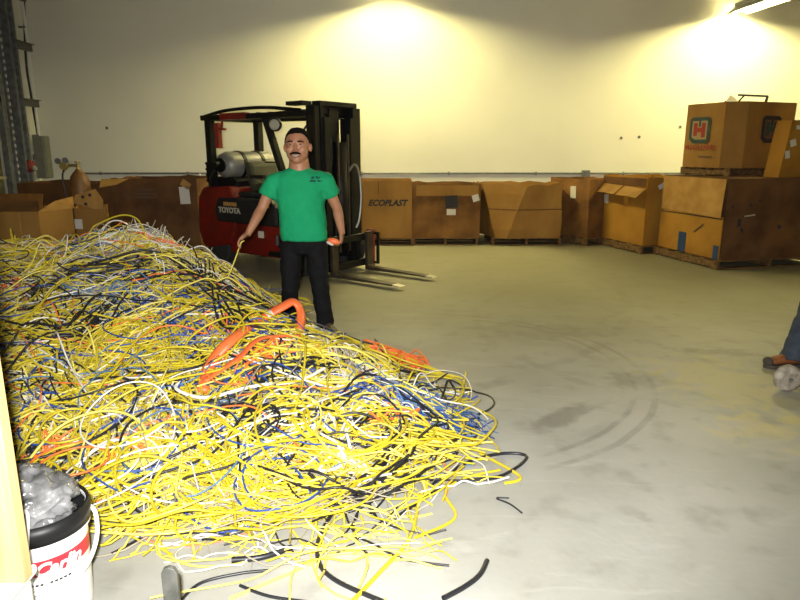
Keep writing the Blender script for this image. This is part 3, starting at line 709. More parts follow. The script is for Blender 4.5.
# ------------------------------------------------------------------ people
def L_(pts): return [Vector(p) for p in pts]
def hand(b, wrist, palm_dir, palm_nrm, thumb_side, curl=.5, s=1.0):
    """palm ellipsoid and five bent fingers"""
    w = Vector(wrist); d = Vector(palm_dir).normalized(); n = Vector(palm_nrm); n = (n-d*n.dot(d)).normalized(); t = d.cross(n)*thumb_side
    R = Matrix((t, n, d)).transposed()
    b.ell(w+d*.048*s, (.041*s,.017*s,.055*s), 14, 10, R)
    for i, (o, L) in enumerate(((.030,.075),(.010,.084),(-.011,.078),(-.031,.062))):
        p = w+d*.082*s+t*o*s; c = curl*(1+.12*i); pts = [p-d*.03*s, p]; a = 0
        for k, f in enumerate((.45,.32,.25)):
            a += c*(.7 if k == 0 else .8)
            p = p + (d*math.cos(a)+n*math.sin(a))*L*f*s; pts.append(p)
        b.tube(pts, [.0085*s,.0085*s,.008*s,.0075*s,.0062*s], 8)
    p = w+d*.02*s+t*.03*s; e = (t*.75+d*.65+n*.25).normalized()
    pts = [p-t*.012*s, p+e*.03*s, p+e*.052*s+d*.008*s, p+e*.06*s+d*.03*s+n*.006*s]
    b.tube(pts, [.012*s,.0105*s,.009*s,.0075*s], 8)
def person(label, J, mats, cat='person', face=True, vox=.006):
    root = thing('person', label, cat, J['root'])
    sh_c = (Vector(J['sR'])+Vector(J['sL']))/2; pel = Vector(J['pelvis']); nk = Vector(J['neck']); hd = Vector(J['head'])
    side = (Vector(J['sL'])-Vector(J['sR'])); side.z = 0; side.normalize(); fw = Vector((side.y,-side.x,0))  # forward
    fw = Vector(J['fw']).normalized() if 'fw' in J else fw
    Rb = Matrix((side, fw, Vector((0,0,1)))).transposed()
    B = MB()
    def torso(b, prof):
        k = 28; vs = []
        for (c, rx, ry, e) in prof:
            c = Vector(c)
            for j in range(k):
                a = 2*PI*j/k; ca, sa = math.cos(a), math.sin(a)
                x = math.copysign(abs(ca)**e, ca)*rx; y = math.copysign(abs(sa)**e, sa)*ry
                vs.append(c+side*x+fw*y)
        n = len(prof)
        b.add(vs, [(i*k+j,i*k+(j+1)%k,(i+1)*k+(j+1)%k,(i+1)*k+j) for i in range(n-1) for j in range(k)]+[tuple(range(k-1,-1,-1)),tuple(range((n-1)*k,n*k))])
    w = J.get('w', 1.0)
    mid = pel.lerp(sh_c, .35); ch = pel.lerp(sh_c, .72)
    torso(B, [(pel-Vector((0,0,.08)),.13*w,.10,1),(mid,.14*w,.10,1),(ch,.155*w,.105,1),(sh_c,.13*w,.075,1),(nk,.055,.055,1)])
    B.tube([nk-Vector((0,0,.05)), nk+Vector((0,0,.03)), hd-Vector((0,0,.05))+fw*-.01], [.090,.080,.072], 16)
    for s in 'RL':
        sh, el, wr = Vector(J['s'+s]), Vector(J['e'+s]), Vector(J['w'+s])
        B.tube([sh+(sh_c-sh)*.25, sh, sh.lerp(el,.5), el, el.lerp(wr,.3), el.lerp(wr,.75), wr, wr+(wr-el).normalized()*.03], [.055,.056,.050,.042,.044,.034,.028,.027], 14)
        hand(B, wr, J['hd'+s], J['hn'+s], J['ht'+s], J['hc'+s], 1.08)
        hp, kn, an = Vector(J['h'+s]), Vector(J['k'+s]), Vector(J['a'+s])
        B.tube([hp, hp.lerp(kn,.5), kn, kn.lerp(an,.4), an], [.075,.068,.052,.048,.035], 12)
    # head
    R = Matrix((side, fw, Vector((0,0,1)))).transposed()
    if 'tilt' in J: R = R @ Matrix.Rotation(J['tilt'], 3, 'Y')
    hp_ = lambda x, y, z: hd + R @ Vector((x, y, z))
    R = R @ Matrix.Diagonal((1.17*J.get('hs',1),1.06*J.get('hs',1),1.0*J.get('hs',1)))
    B.ell(hd+R@Vector((0,-.012,.02)), (.080,.098,.112), 24, 16, R)
    B.ell(hp_(0,.022,-.055), (.071,.068,.070), 20, 14, R)
    B.ell(hp_(0,.055,-.103), (.034,.032,.026), 14, 10, R)           # chin
    for s in (-1,1):
        B.ell(hp_(s*.038,.062,-.028), (.028,.024,.030), 12, 10, R)  # cheek
        B.ell(hp_(s*.083,-.012,-.012), (.012,.020,.033), 12, 10, R)  # ear
        B.ell(hp_(s*.034,.076,.030), (.030,.014,.012), 12, 8, R)    # brow
    B.tube([hp_(0,.082,.018), hp_(0,.100,-.012), hp_(0,.110,-.032)], [.010,.013,.017], 10)
    B.ell(hp_(0.013,.095,-.036),(.011,.012,.009),8,6,R).ell(hp_(-.013,.095,-.036),(.011,.012,.009),8,6,R)
    bo = B.build('body', mats['skin'], root, world=True, remesh=vox, smf=3)
    # hair cap, moustache, brows, eyes, mouth
    hb = MB(); k = 24; vs = []; rows = 9
    for i in range(rows+1):
        th = i/rows
        for j in range(k):
            a = 2*PI*j/k                       # a=pi/2 is forward
            f = math.sin(a)
            low = .094-.008*math.cos(a)**2 if f > .45 else (-.055 if f < -.1 else -.055+(f+.1)/.55*.133)
            zz = .139*(1-th)+low*th if i else .139
            rr = math.sqrt(max(0,1-((zz-.02)/.124)**2)) if zz > .02 else 1.0
            rr = max(rr,.0)*1.0 if i else .001
            vs.append(hp_(math.cos(a)*.085*rr, -.014+f*.101*rr, zz))
    hb.add(vs, [(i*k+j,i*k+(j+1)%k,(i+1)*k+(j+1)%k,(i+1)*k+j) for i in range(rows) for j in range(k)]+[tuple(range(k-1,-1,-1)),tuple(range(rows*k,(rows+1)*k))])
    hb.build('hair', M['hair'], root, world=True, smooth=True)
    if face:
        b = MB().tube([hp_(-.036,.094,-.058),hp_(-.022,.106,-.053),hp_(0,.113,-.051),hp_(.022,.106,-.053),hp_(.036,.094,-.058)],[.004,.0085,.0085,.0085,.004],8); b.build('moustache', M['hair'], root, world=True, smooth=True)
        for s in (-1,1):
            MB().tube([hp_(s*.014,.096,.032),hp_(s*.034,.094,.034),hp_(s*.054,.082,.028)],[.006,.007,.004],6).build('eyebrow', M['hair'], root, world=True)
            e = MB().ell(hp_(s*.033,.083,.010),(.010,.007,.0036),12,8,R).build('eye', M['eye'], root, world=True, smooth=True)
            MB().ell(hp_(s*.033,.090,.010),(.006,.003,.0045),8,6,R).build('iris', M['ink'], e, world=True)
        b = MB().tube([hp_(-.038,.084,-.062),hp_(-.022,.096,-.072),hp_(0,.101,-.077),hp_(.022,.096,-.072),hp_(.038,.084,-.062)],[.003,.009,.011,.009,.003],8); b.build('lips', M['lip'], root, world=True, smooth=True)
        MB().tube([hp_(-.030,.094,-.064),hp_(-.016,.104,-.071),hp_(0,.109,-.074),hp_(.016,.104,-.071),hp_(.030,.094,-.064)],[.002,.005,.0065,.005,.002],8).build('teeth', M['eye'], root, world=True, smooth=True)
    # shirt
    S = MB(); hem = pel+Vector((0,0,J.get('hem',-.04)))
    torso(S, [(hem,.192*w,.135,.85),(hem.lerp(sh_c,.15),.197*w,.145,.85),(mid,.190*w,.145,.85),(pel.lerp(sh_c,.55),.190*w,.142,.85),(ch+Vector((0,0,.04)),.203*w,.138,.85),(sh_c+Vector((0,0,.0)),.188*w,.112,.8),(sh_c.lerp(nk,.55),.125*w,.088,.9),(nk-Vector((0,0,.012)),.074,.070,1)])
    for s in 'RL':
        sh, el = Vector(J['s'+s]), Vector(J['e'+s]); f = J.get('sleeve', .62)
        S.tube([sh_c.lerp(sh,.45)-Vector((0,0,.02)), sh_c.lerp(sh,.85)-Vector((0,0,.022)), sh.lerp(el,.12), sh.lerp(el,f*.55), sh.lerp(el,f)], [.080,.082,.083,.084,(.092,.080)], 18)
    so = S.build('shirt', mats['shirt'], root, world=True, remesh=.011, smf=14)
    q = so.modifiers.new('d', 'DISPLACE'); tx = bpy.data.textures.new('folds', 'CLOUDS'); tx.noise_scale = .11; q.texture = tx; q.strength = .022; q.mid_level = .5
    # trousers
    T = MB(); torso(T, [(pel+Vector((0,0,.06)),.165*w,.115,.9),(pel,.175*w,.125,.9),(pel-Vector((0,0,.08)),.175*w,.125,.9),(pel-Vector((0,0,.14)),.155*w,.11,.9)])
    for s in 'RL':
        hp, kn, an = Vector(J['h'+s]), Vector(J['k'+s]), Vector(J['a'+s])
        T.tube([hp+Vector((0,0,.02)), hp.lerp(kn,.45), kn, kn.lerp(an,.45), an+Vector((0,0,.015)), an+Vector((0,0,-.03))], [(.098,.10),(.090,.095),(.076,.080),(.074,.078),(.074,.080),(.076*J.get('cuff',1),.084*J.get('cuff',1))], 18)
    to = T.build('trousers', mats['pants'], root, world=True, remesh=.011, smf=5)
    q = to.modifiers.new('d', 'DISPLACE'); q.texture = tx; q.strength = .03; q.mid_level = .5
    bl = MB(); torso(bl, [(pel+Vector((0,0,.03)),.178*w,.128,.9),(pel+Vector((0,0,.065)),.178*w,.128,.9)]); bl.build('belt', M['leather'], root, world=True)
    # shoes
    for s in 'RL':
        an = Vector(J['a'+s]); fd = Vector(J['f'+s]).normalized(); sd = fd.cross(Vector((0,0,1)))
        z = J.get('fz', 0)
        X = MB(); pr = [(-.075,.030,.045,.055),(-.05,.036,.055,.062),(.02,.040,.050,.058),(.09,.046,.036,.042),(.15,.046,.028,.034),(.19,.034,.022,.028),(.205,.015,.014,.022)]
        pts = [an+fd*a for a, _, _, _ in pr]
        X.tube([Vector((p.x,p.y,z+c_+.02)) for p, (_, _, _, c_) in zip(pts, pr)], [(r_, h_) for _, r_, h_, _ in pr], 16, up=(0,0,1))
        X.tube([Vector((an.x,an.y,z+.06))-fd*.01, Vector((an.x,an.y,z+.13))-fd*.01], [.050,.052], 14)
        xo = X.build('shoe', mats['shoe'], root, world=True, remesh=.007, smf=3)
        Z = MB(); out = [(-.085,-.02),(-.07,-.036),(0,-.040),(.10,-.050),(.17,-.044),(.212,-.015),(.212,.015),(.17,.044),(.10,.050),(0,.040),(-.07,.036),(-.085,.02)]
        vs = [Vector((an.x,an.y,0))+fd*a+sd*c_ for a, c_ in out]
        Z.add([Vector((v.x,v.y,z+.001)) for v in vs]+[Vector((v.x,v.y,z+.028)) for v in vs], [tuple(range(12)), tuple(range(23,11,-1))]+[(i,(i+1)%12,(i+1)%12+12,i+12) for i in range(12)])
        Z.build('sole', M['sole'], xo, bevel=.004, world=True)
        LB = MB()
        for i in range(4):
            c_ = Vector((an.x,an.y,0))+fd*(.035+.028*i); LB.tube([c_-sd*.028+Vector((0,0,z+.115-.016*i)), c_+Vector((0,0,z+.125-.016*i)), c_+sd*.028+Vector((0,0,z+.115-.016*i))], .003, 5)
        LB.build('lace', M['sole'], xo, world=True)
    return root
# green shirt with a small two-line chest print (in the shirt's own space)
def shirt_mat(px, pz):
    m = mat('green_jersey', (.010,.31,.125), .85, var=.12, vscale=6, bump=.12, bscale=14, spec=.2)
    nt = m.node_tree; N = nt.nodes; L = nt.links; b = N['Principled BSDF']
    src = b.inputs['Base Color'].links[0].from_socket
    tc = N.new('ShaderNodeTexCoord'); sp = N.new('ShaderNodeSeparateXYZ'); L.new(tc.outputs['Object'], sp.inputs[0])
    def band(v, c, w):
        s = N.new('ShaderNodeMath'); s.operation = 'SUBTRACT'; L.new(v, s.inputs[0]); s.inputs[1].default_value = c
        a = N.new('ShaderNodeMath'); a.operation = 'ABSOLUTE'; L.new(s.outputs[0], a.inputs[0])
        l = N.new('ShaderNodeMath'); l.operation = 'LESS_THAN'; L.new(a.outputs[0], l.inputs[0]); l.inputs[1].default_value = w; return l.outputs[0]
    def op(o, a, c):
        n = N.new('ShaderNodeMath'); n.operation = o; n.use_clamp = True; L.new(a, n.inputs[0])
        if isinstance(c, float): n.inputs[1].default_value = c
        else: L.new(c, n.inputs[1])
        return n.outputs[0]
    rows = op('MAXIMUM', op('MULTIPLY', band(sp.outputs[2], pz+.014, .010), band(sp.outputs[0], px, .036)), op('MULTIPLY', band(sp.outputs[2], pz-.012, .008), band(sp.outputs[0], px, .046)))
    w = N.new('ShaderNodeTexNoise'); w.inputs['Scale'].default_value = 75; L.new(tc.outputs['Object'], w.inputs['Vector'])
    g = N.new('ShaderNodeMath'); g.operation = 'GREATER_THAN'; g.inputs[1].default_value = .44; L.new(w.outputs['Fac'], g.inputs[0])
    f = op('MULTIPLY', rows, g.outputs[0])
    lt = N.new('ShaderNodeMath'); lt.operation = 'LESS_THAN'; lt.inputs[1].default_value = 0.0; L.new(sp.outputs[1], lt.inputs[0])
    f = op('MULTIPLY', f, lt.outputs[0])
    mx = N.new('ShaderNodeMix'); mx.data_type = 'RGBA'; L.new(f, mx.inputs[0]); L.new(src, mx.inputs[6]); mx.inputs[7].default_value = (.01,.04,.04,1)
    L.new(mx.outputs[2], b.inputs['Base Color']); return m
Y0 = 5.35
rt = at(305,333,Y0); rt.z = 0
J = dict(root=rt, pelvis=at(304,236,Y0+.02), neck=at(299,164.5,Y0), head=at(297.5,146.0,Y0-.02),
    sR=at(275,179,Y0), sL=at(323,177,Y0), eR=at(262,208,Y0-.02), wR=at(249,232,Y0-.14), eL=at(337,208,Y0+.06), wL=at(341.5,231,Y0-.03),
    hdR=(-.75,-.35,-.6), hnR=(-.15,-.3,-.9), htR=1, hcR=.55, hdL=(-.05,-.1,-1), hnL=(-1,0,0), htL=1, hcL=.95,
    hR=at(292,247,Y0+.02), kR=at(290,290,Y0-.03), aR=at(290,325,Y0+.12), hL=at(316,247,Y0+.02), kL=at(320,287,Y0-.02), aL=at(325,322,Y0),
    fR=(-.35,-1,0), fL=(.55,-.85,0), w=1.02, hem=-.035, sleeve=.60)
for k_ in ('aR','aL'): J[k_].z = .10
J['fw'] = (-.02,-1,0); J['hs'] = 1.06
sx_ = at(317,179,Y0).x - rt.x; sz_ = at(317,179,Y0).z
person('smiling man in a green t-shirt and black jeans standing behind the cable heap', J, dict(skin=M['skin'], shirt=shirt_mat(sx_, sz_), pants=M['jeansb'], shoe=M['leather']))
for nm, px in (('belt_clip', 278),):
    p = at(px,240,Y0-.02); q = MB().box((p.x,p.y-.02,p.z),(.03,.05,.09)); q.build('belt_pouch', M['blackp'], bpy.data.objects['person'], world=True, bevel=.008)
# small thing in his hand
p = at(338,241,Y0-.06)
q = thing('folded_rag', 'small orange and white folded rag held in the hand of the man in green', 'rag', (p.x,p.y,p.z))
MB().ell((-.035,-.01,.0),(.055,.022,.026),14,8,Matrix.Rotation(.25,3,'Y')).build('orange_fold', M['orange'], q, smooth=True)
MB().ell((-.065,-.02,-.018),(.035,.014,.012),12,8,Matrix.Rotation(.5,3,'Y')).build('white_fold', M['paper'], q, smooth=True)
# second person, mostly outside the frame at the right: foot forward, body behind
J2 = dict(root=Vector((3.35,4.62,0)), pelvis=Vector((3.52,4.66,.92)), neck=Vector((3.42,4.64,1.46)), head=Vector((3.38,4.64,1.64)),
    sR=Vector((3.44,4.86,1.38)), sL=Vector((3.42,4.44,1.38)), eR=Vector((3.55,4.94,1.10)), wR=Vector((3.42,4.90,.86)), eL=Vector((3.55,4.34,1.10)), wL=Vector((3.40,4.32,.88)),
    hdR=(-.3,0,-1), hnR=(0,-1,0), htR=-1, hcR=.5, hdL=(-.3,0,-1), hnL=(0,1,0), htL=1, hcL=.5,
    hR=Vector((3.54,4.76,.88)), kR=Vector((3.62,4.80,.48)), aR=Vector((3.85,4.80,.10)), hL=Vector((3.40,4.56,.88)), kL=Vector((2.99,4.50,.50)), aL=Vector((2.87,4.45,.10)),
    fR=(-1,0,0), fL=(-1,-.05,0), fw=(-1,0,0), w=.98, cuff=1.2, hem=-.02, sleeve=.62)
person('person at the right edge in blue jeans and tan boots stepping behind the cart wheel', J2, dict(skin=M['skin'], shirt=M['greyshirt'], pants=M['denim'], shoe=M['bootor']), face=True, vox=.009)
pr2 = bpy.data.objects['person.001']
MB().ell((2.87-.185,4.44,.048),(.034,.046,.034),16,10).build('toe_cap', M['sole'], pr2, world=True, smooth=True)
# cart with grey wheels
q = thing('hand_cart', 'low cart with worn grey wheels at the right edge, in front of the jeans leg', 'cart', (3.05,4.02,0))
b = MB()
for (x, y) in ((-.50,-.04),(-.27,-.05),(.35,-.05),(.35,.22)):
    wv = MB().lathe([(.02,-.028),(.07,-.028),(.088,-.018),(.09,0),(.088,.018),(.07,.028),(.02,.028)], c=(x,y,.09), axis=(0,1,0), k=28).build('wheel', M['wheelg'], q, smooth=True)
    MB().tube([(x,y-.04,.09),(x,y+.04,.09)], .014, 10).build('axle', M['steel'], wv)
b = MB().box((.15,.22,.215),(.65,.30,.03)).bar((-.52,.0,.09),(.40,.0,.09),.03,.02).box((.48,.10,.55),(.03,.40,.03)).bar((.48,-.08,.22),(.48,-.08,.55),.03,.03).bar((.48,.28,.22),(.48,.28,.55),.03,.03)
b.build('deck', M['concpost'], q, bevel=.004)
b = MB()
for (x, y) in ((.35,-.05),(.35,.22)): b.box((x,y+.045,.15),(.04,.012,.13)).box((x,y-.045,.15),(.04,.012,.13))
b.build('caster_fork', M['steel'], q)
# ------------------------------------------------------------------ foreground items
cx, cy = -1.215, 1.93
def bucket_mat():
    m = mat('bucket_plastic', (.84,.84,.82), .35); nt = m.node_tree; N = nt.nodes; L = nt.links; b = N['Principled BSDF']
    tc = N.new('ShaderNodeTexCoord'); sp = N.new('ShaderNodeSeparateXYZ'); L.new(tc.outputs['Object'], sp.inputs[0])
    r = N.new('ShaderNodeValToRGB'); r.color_ramp.interpolation = 'CONSTANT'
    mr = N.new('ShaderNodeMapRange'); mr.inputs[1].default_value = 0; mr.inputs[2].default_value = .40; L.new(sp.outputs[2], mr.inputs[0]); L.new(mr.outputs[0], r.inputs[0])
    e = r.color_ramp.elements; e[0].color = (.84,.84,.82,1); e[0].position = 0; e[1].position = .53; e[1].color = (.62,.03,.045,1)
    n = e.new(.665); n.color = (.84,.84,.82,1); L.new(r.outputs[0], b.inputs['Base Color']); return m
bk = thing('plastic_bucket', 'white bucket with a red label band and grey plastic bagging inside, behind the wooden post', 'bucket', (cx,cy,0))
r0, r1, hb = .132, .150, .385
MB().lathe([(.001,0),(r0,0),(r0+.003,.02),(r1-.006,.31),(r1+.004,.312),(r1+.004,.322),(r1-.003,.325),(r1,hb),(r1-.006,hb),(r0-.004,.012),(.001,.012)], k=64).build('pail', bucket_mat(), bk, smooth=False)
ln = MB().lathe([(r1-.02,hb-.10),(r1-.004,hb+.004),(r1+.006,hb+.006),(r1+.010,hb-.03),(r1+.006,hb-.062),(r1+.002,hb-.06),(r1+.002,hb-.002),(r1-.012,hb-.10)], k=64); ln.build('black_liner', M['blackp'], bk, smooth=True)
def wrap(a0, z0, tilt=0):
    def f(v):
        z = z0+v.y; R = r0+(r1-r0)*z/hb+.003+v.z; a = a0 + v.x/R
        return Vector((math.cos(a)*R, math.sin(a)*R, z))
    return f
put_text('Carlin', .062, (0,0,0), (1,0,0), (0,0,1), M['white'], bk, fn=wrap(math.radians(-43), .235), world=False, shear=.35, bold=.002, extrude=.001)
b = MB()
for i in range(9):
    a = math.radians(-76+i*5.5); R = .1455
    if i in (3,): continue
    b.box((math.cos(a)*R, math.sin(a)*R, .185), (.002,.009,.006), rz=a)
b.build('small_print', M['ink'], bk)
# crumpled clear bag
ms = bpy.data.meshes.new('bag'); bm = bmesh.new(); bmesh.ops.create_icosphere(bm, subdivisions=5, radius=1)
for v in bm.verts:
    c = v.co.copy(); n1 = noise.ridged_multi_fractal(c*2.4+Vector((3,1,2)), .8, 2.3, 5, 1.0, 2.0)
    s_ = .72+.20*n1
    v.co = Vector((c.x*.128*min(s_,1.08), c.y*.128*min(s_,1.08), hb+.015+c.z*.10*s_ + (.05*max(0,-c.x+.3) if c.z > 0 else 0)))
bm.to_mesh(ms); bm.free()
M['bag'] = mat('crumpled_clear_plastic', (.30,.30,.305), .15, col2=(.09,.09,.092), vscale=13, spec=.8, trans=.2)
ms.materials.append(M['bag']); bg = bpy.data.objects.new('plastic_bag', ms); C.objects.link(bg); bg.location = (cx, cy, 0)
ms.polygons.foreach_set('use_smooth', [True]*len(ms.polygons))
tag(bg, 'crumpled clear grey plastic bag stuffed in the top of the white bucket', 'plastic bag')
hd_ = [at(62,520,1.83), at(55,500,1.86), at(40,497,1.9), at(25,508,1.82)]
pts = smooth_path([(-.05,-.16,hb+.0),(-.02,-.12,hb+.045),(.03,-.11,hb+.05),(.055,-.155,hb+.005),(.05,-.163,hb-.05)], 6)
MB().tube(pts, .006, 8).build('tie_string', M['white'], bk, smooth=True)
pts = smooth_path([(.125,.07,hb-.03),(.165,.05,hb-.05),(.185,.0,hb-.12),(.165,-.06,hb-.19),(.11,-.13,hb-.215),(.04,-.165,hb-.21)], 6)
MB().tube(pts, .0075, 8).build('bail_handle', M['white'], bk, smooth=True)
# wooden post standing on a white bin
q = thing('white_bin', 'white plastic bin in the bottom left corner carrying the wooden post', 'bin', (-1.22,1.50,0))
MB().prism([(-.19,-.07),(.20,-.07),(.20,.06),(-.19,.06)], 0, .40, plane='xy').build('bin_body', M['white'], q, bevel=.02)
MB().prism([(-.20,-.08),(.21,-.08),(.21,.07),(-.20,.07)], .40, .43, plane='xy').build('lid', M['white'], q, bevel=.01)
q = MB().box((-.995-.045,1.50,.431+.85),(.09,.04,1.70)).build('wooden_post', M['stud'], bevel=.003)
tag(q, 'pale pine post standing upright at the left edge on the white bin', 'post')
# grey post in the foreground
p = at(169,566,1.62)
q = thing('metal_stake', 'short grey round-topped metal stake standing at the bottom edge', 'stake', (p.x,1.62,0))
zt = p.z
pr = [(-.023,0),(.023,0),(.023,zt-.02),(.016,zt-.006),(0,zt),(-.016,zt-.006),(-.023,zt-.02)]
MB().prism(pr, -.008, .008).build('blade', M['concpost'], q, bevel=.003)
MB().box((0,0,.01),(.16,.14,.02)).build('foot_plate', M['concpost'], q, bevel=.003)
# ------------------------------------------------------------------ the cable heap
PY = [2.3,2.65,3.05,3.6,4.4,5.2,5.7,6.2,6.8,7.25]; PH = [0,.06,.18,.32,.48,.62,.64,.5,.2,0]
EY = [2.2,2.6,3.0,3.8,4.6,5.0,5.4,6.0,7.0]; EX = [-1.1,.02,.32,.28,-.12,-.5,-.85,-1.05,-1.5]
def hf(x, y):
    x = np.asarray(x, float); y = np.asarray(y, float)
    pr = np.interp(y, PY, PH); xr = np.interp(y, EY, EX); w = np.interp(y, [2.5,4.6,5.6], [1.0,1.35,1.5])
    s = np.clip((xr-x)/w, 0, 1); k = 1-(1-s)**np.interp(y, [3.5,4.2,4.9,5.3], [1.7,1.05,1.0,1.5])
    l = np.clip((x+5.0)/.8, 0, 1); k = k*l*l*(3-2*l)
    bump = .20*np.exp(-((x+2.4)**2+(y-5.6)**2)/.16) + .045*np.sin(x*3.1+y*1.7)*np.sin(y*2.6-x*1.1) + .025*np.sin(x*7.3-y*3.1)*np.sin(y*6.1+x*2)
    bump = bump + .05*np.exp(-((x+1.25)**2+(y-4.5)**2)/.12) + .14*np.exp(-((x+1.62)**2+(y-5.35)**2)/.12)
    h = pr*k + bump*np.clip(pr*k*5, 0, 1)
    return np.maximum(h, 0)
def surf(px, py):
    r = ray(px, py); t = 1.5
    while t < 9:
        z = H+r.z*t
        if z <= float(hf(r.x*t, r.y*t)): return np.array((r.x*t, r.y*t))
        t += .02
    # passes above the crest: take the point of the crest beneath the ray
    return np.array((r.x*5.6, r.y*5.6))
def resample(P, n):
    P = np.asarray(P); d = np.r_[0, np.cumsum(np.linalg.norm(np.diff(P, axis=0), axis=1))]
    t = np.linspace(0, d[-1], n); return np.stack([np.interp(t, d, P[:,i]) for i in range(P.shape[1])], 1)
def catmull(P, n):
    v = smooth_path([(p[0],p[1],p[2] if len(p) > 2 else 0) for p in P], 8); return resample(np.array([tuple(q) for q in v]), n)
NS = 34
def lowfreq(n, k=4, amp=1.0):
    c = rng.normal(0, 1, k+3); t = np.linspace(0, k, n); return amp*np.interp(t, np.arange(k+3), c)*1.0
def smoothn(n, k=4):
    a = lowfreq(n, k); w = max(3, n//(k*2)|1); return np.convolve(np.pad(a, w//2, mode='edge'), np.ones(w)/w, 'valid')[:n]
def drape(xy, r, lift):
    h = hf(xy[:,0], xy[:,1]); k = np.ones(5)/5
    h = np.convolve(np.pad(h, 2, mode='edge'), k, 'valid')
    return np.c_[xy, np.maximum(h+r+lift, r+.001)]
def strand(x, y, a, L, curv, r, lift, n=NS, arch=0):
    """a wandering path that starts at x, y with heading a"""
    ds = L/(n-1); k = curv + smoothn(n, 5)*1.0
    ang = a + np.cumsum(k*ds); xy = np.c_[x+np.cumsum(np.cos(ang))*ds, y+np.cumsum(np.sin(ang))*ds]
    lf = lift + np.abs(smoothn(n, 6))*.022
    if arch: 
        c = rng.uniform(.25,.75); lf = lf + arch*np.exp(-((np.linspace(0,1,n)-c)/.18)**2)
    return drape(xy, r, lf)
OBST = [(-.50,5.0,.28),(-.42,4.75,.16),(rt.x+.02,5.3,.34),(cx,cy,.22),(-1.2,1.5,.34)]
def ok(P, lim=.30):
    x, y = P[:,0], P[:,1]
    xr = np.interp(y, EY, EX)
    if np.any(x-xr > lim) or np.any(y < 1.9) or np.any(y > 7.1): return False
    if np.any((y < 2.15) & (x < -.9)) : return False
    for ox, oy, orr in OBST:
        if np.any((np.hypot(x-ox, y-oy) < orr) & (P[:,2] < 1.5)): return False
    return True
def tubes(Ps, rs, k=5):
    P = np.asarray(Ps); S, n, _ = P.shape; rs = np.asarray(rs)[:,None]
    T = np.gradient(P, axis=1); T /= np.linalg.norm(T, axis=2, keepdims=True)+1e-9
    up = np.zeros_like(T); up[...,2] = 1; A = np.cross(T, up); ln = np.linalg.norm(A, axis=2, keepdims=True)
    A = np.where(ln > .05, A/(ln+1e-9), np.array([1.,0,0])); B = np.cross(A, T)
    an = np.arange(k)*2*PI/k
    V = P[:,:,None,:] + rs[:,:,None,None]*(A[:,:,None,:]*np.cos(an)[None,None,:,None]+B[:,:,None,:]*np.sin(an)[None,None,:,None])
    V = V.reshape(-1, 3)
    i = np.arange(n-1)[:,None]*k; j = np.arange(k)[None,:]; q = np.stack([i+j, i+(j+1)%k, i+k+(j+1)%k, i+k+j], -1).reshape(-1,4)
    Fq = (q[None]+(np.arange(S)*n*k)[:,None,None]).reshape(-1,4)
    return V, Fq
def npmesh(name, V, Fq, mats, mi=None):
    me = bpy.data.meshes.new(name); me.vertices.add(len(V)); me.vertices.foreach_set('co', V.astype(np.float32).ravel())
    me.loops.add(Fq.size); me.loops.foreach_set('vertex_index', Fq.astype(np.int32).ravel())
    me.polygons.add(len(Fq)); me.polygons.foreach_set('loop_start', (np.arange(len(Fq))*4).astype(np.int32))
    for m in mats: me.materials.append(m)
    if mi is not None: me.polygons.foreach_set('material_index', mi.astype(np.int32))
    me.update(calc_edges=True); me.polygons.foreach_set('use_smooth', np.ones(len(Fq), bool)); me.validate()
    return me
COL = ['cy','cy2','cw','cg','cb','cbl','co','ck']; CI = {c: i for i, c in enumerate(COL)}
stuff = []   # (points, radius, colour)
def rand_pt():
    while True:
        x, y = rng.uniform(-4.3, .4), rng.uniform(2.5, 6.3)
        if hf(x, y) > .03 and (hf(x, y) > .12 or rng.random() < .45) and abs(x) < .72*y+.1: return x, y
# background tangle
def fill(n, cols, L=(.6,1.6), r=(.0045,.0065), lift=(0,.03), curv=2.2, archp=.12, pt=None, archh=(.04,.14), lim=.30):
    c = 0; tries = 0
    while c < n and tries < n*6:
        tries += 1
        x, y = pt() if pt else rand_pt(); col = cols[rng.integers(len(cols))]; rr = rng.uniform(*r)
        if col in ('cw','cg','cb','cbl') and rng.random() < .7: rr *= .6
        if col == 'co': rr *= .8
        P = strand(x, y, rng.uniform(0, 2*PI), rng.uniform(*L), rng.normal(0, curv), rr, rng.uniform(*lift), arch=rng.uniform(*archh) if rng.random() < archp else 0)
        if ok(P, lim) and P[:,0].max() < .55 and np.all((P[:,1] > 2.7) | (P[:,0] < .22)): stuff.append((P, rr, col)); c += 1
fill(2500, ['cy']*5+['cy2']*1+['cg']*8+['cw']*2+['ck']*6+['cb']*1+['cbl']*1+['co']*1, lift=(-.02,.03), r=(.0035,.0055), archh=(.02,.06))
def bundle(col, pix, n, spread, r, lift=.03, jit=.5, lim=.35, dest=None, cyc=0):
    cols = col if isinstance(col, list) else [col]
    G = catmull([surf(*p) for p in pix], NS)[:,:2]
    T = np.gradient(G, axis=0); T /= np.linalg.norm(T, axis=1, keepdims=True)+1e-9; Nn = np.c_[-T[:,1], T[:,0]]
    for i in range(n):
        a = rng.normal(0, spread*.55); off = a + smoothn(NS, 3)*spread*.55
        s0, s1 = sorted(rng.uniform(0, 1, 2)); s0 *= .3; s1 = 1-(1-s1)*.3
        Q = G + Nn*off[:,None] + T*rng.normal(0, .04)
        Q = resample(Q[int(s0*NS):max(int(s1*NS), int(s0*NS)+8)], NS)
        end = rng.normal(0, spread*.5, 2); Q = Q + np.linspace(0,1,NS)[:,None]**3*end
        rr = r*rng.uniform(.85, 1.15)
        P = drape(Q, rr, lift*rng.uniform(.1,1.2) + np.abs(smoothn(NS, 5))*.03)
        if ok(P, lim): stuff.append((P, rr, cols[rng.integers(len(cols))]))
Yb = ['cy','cy','cy','cy2']
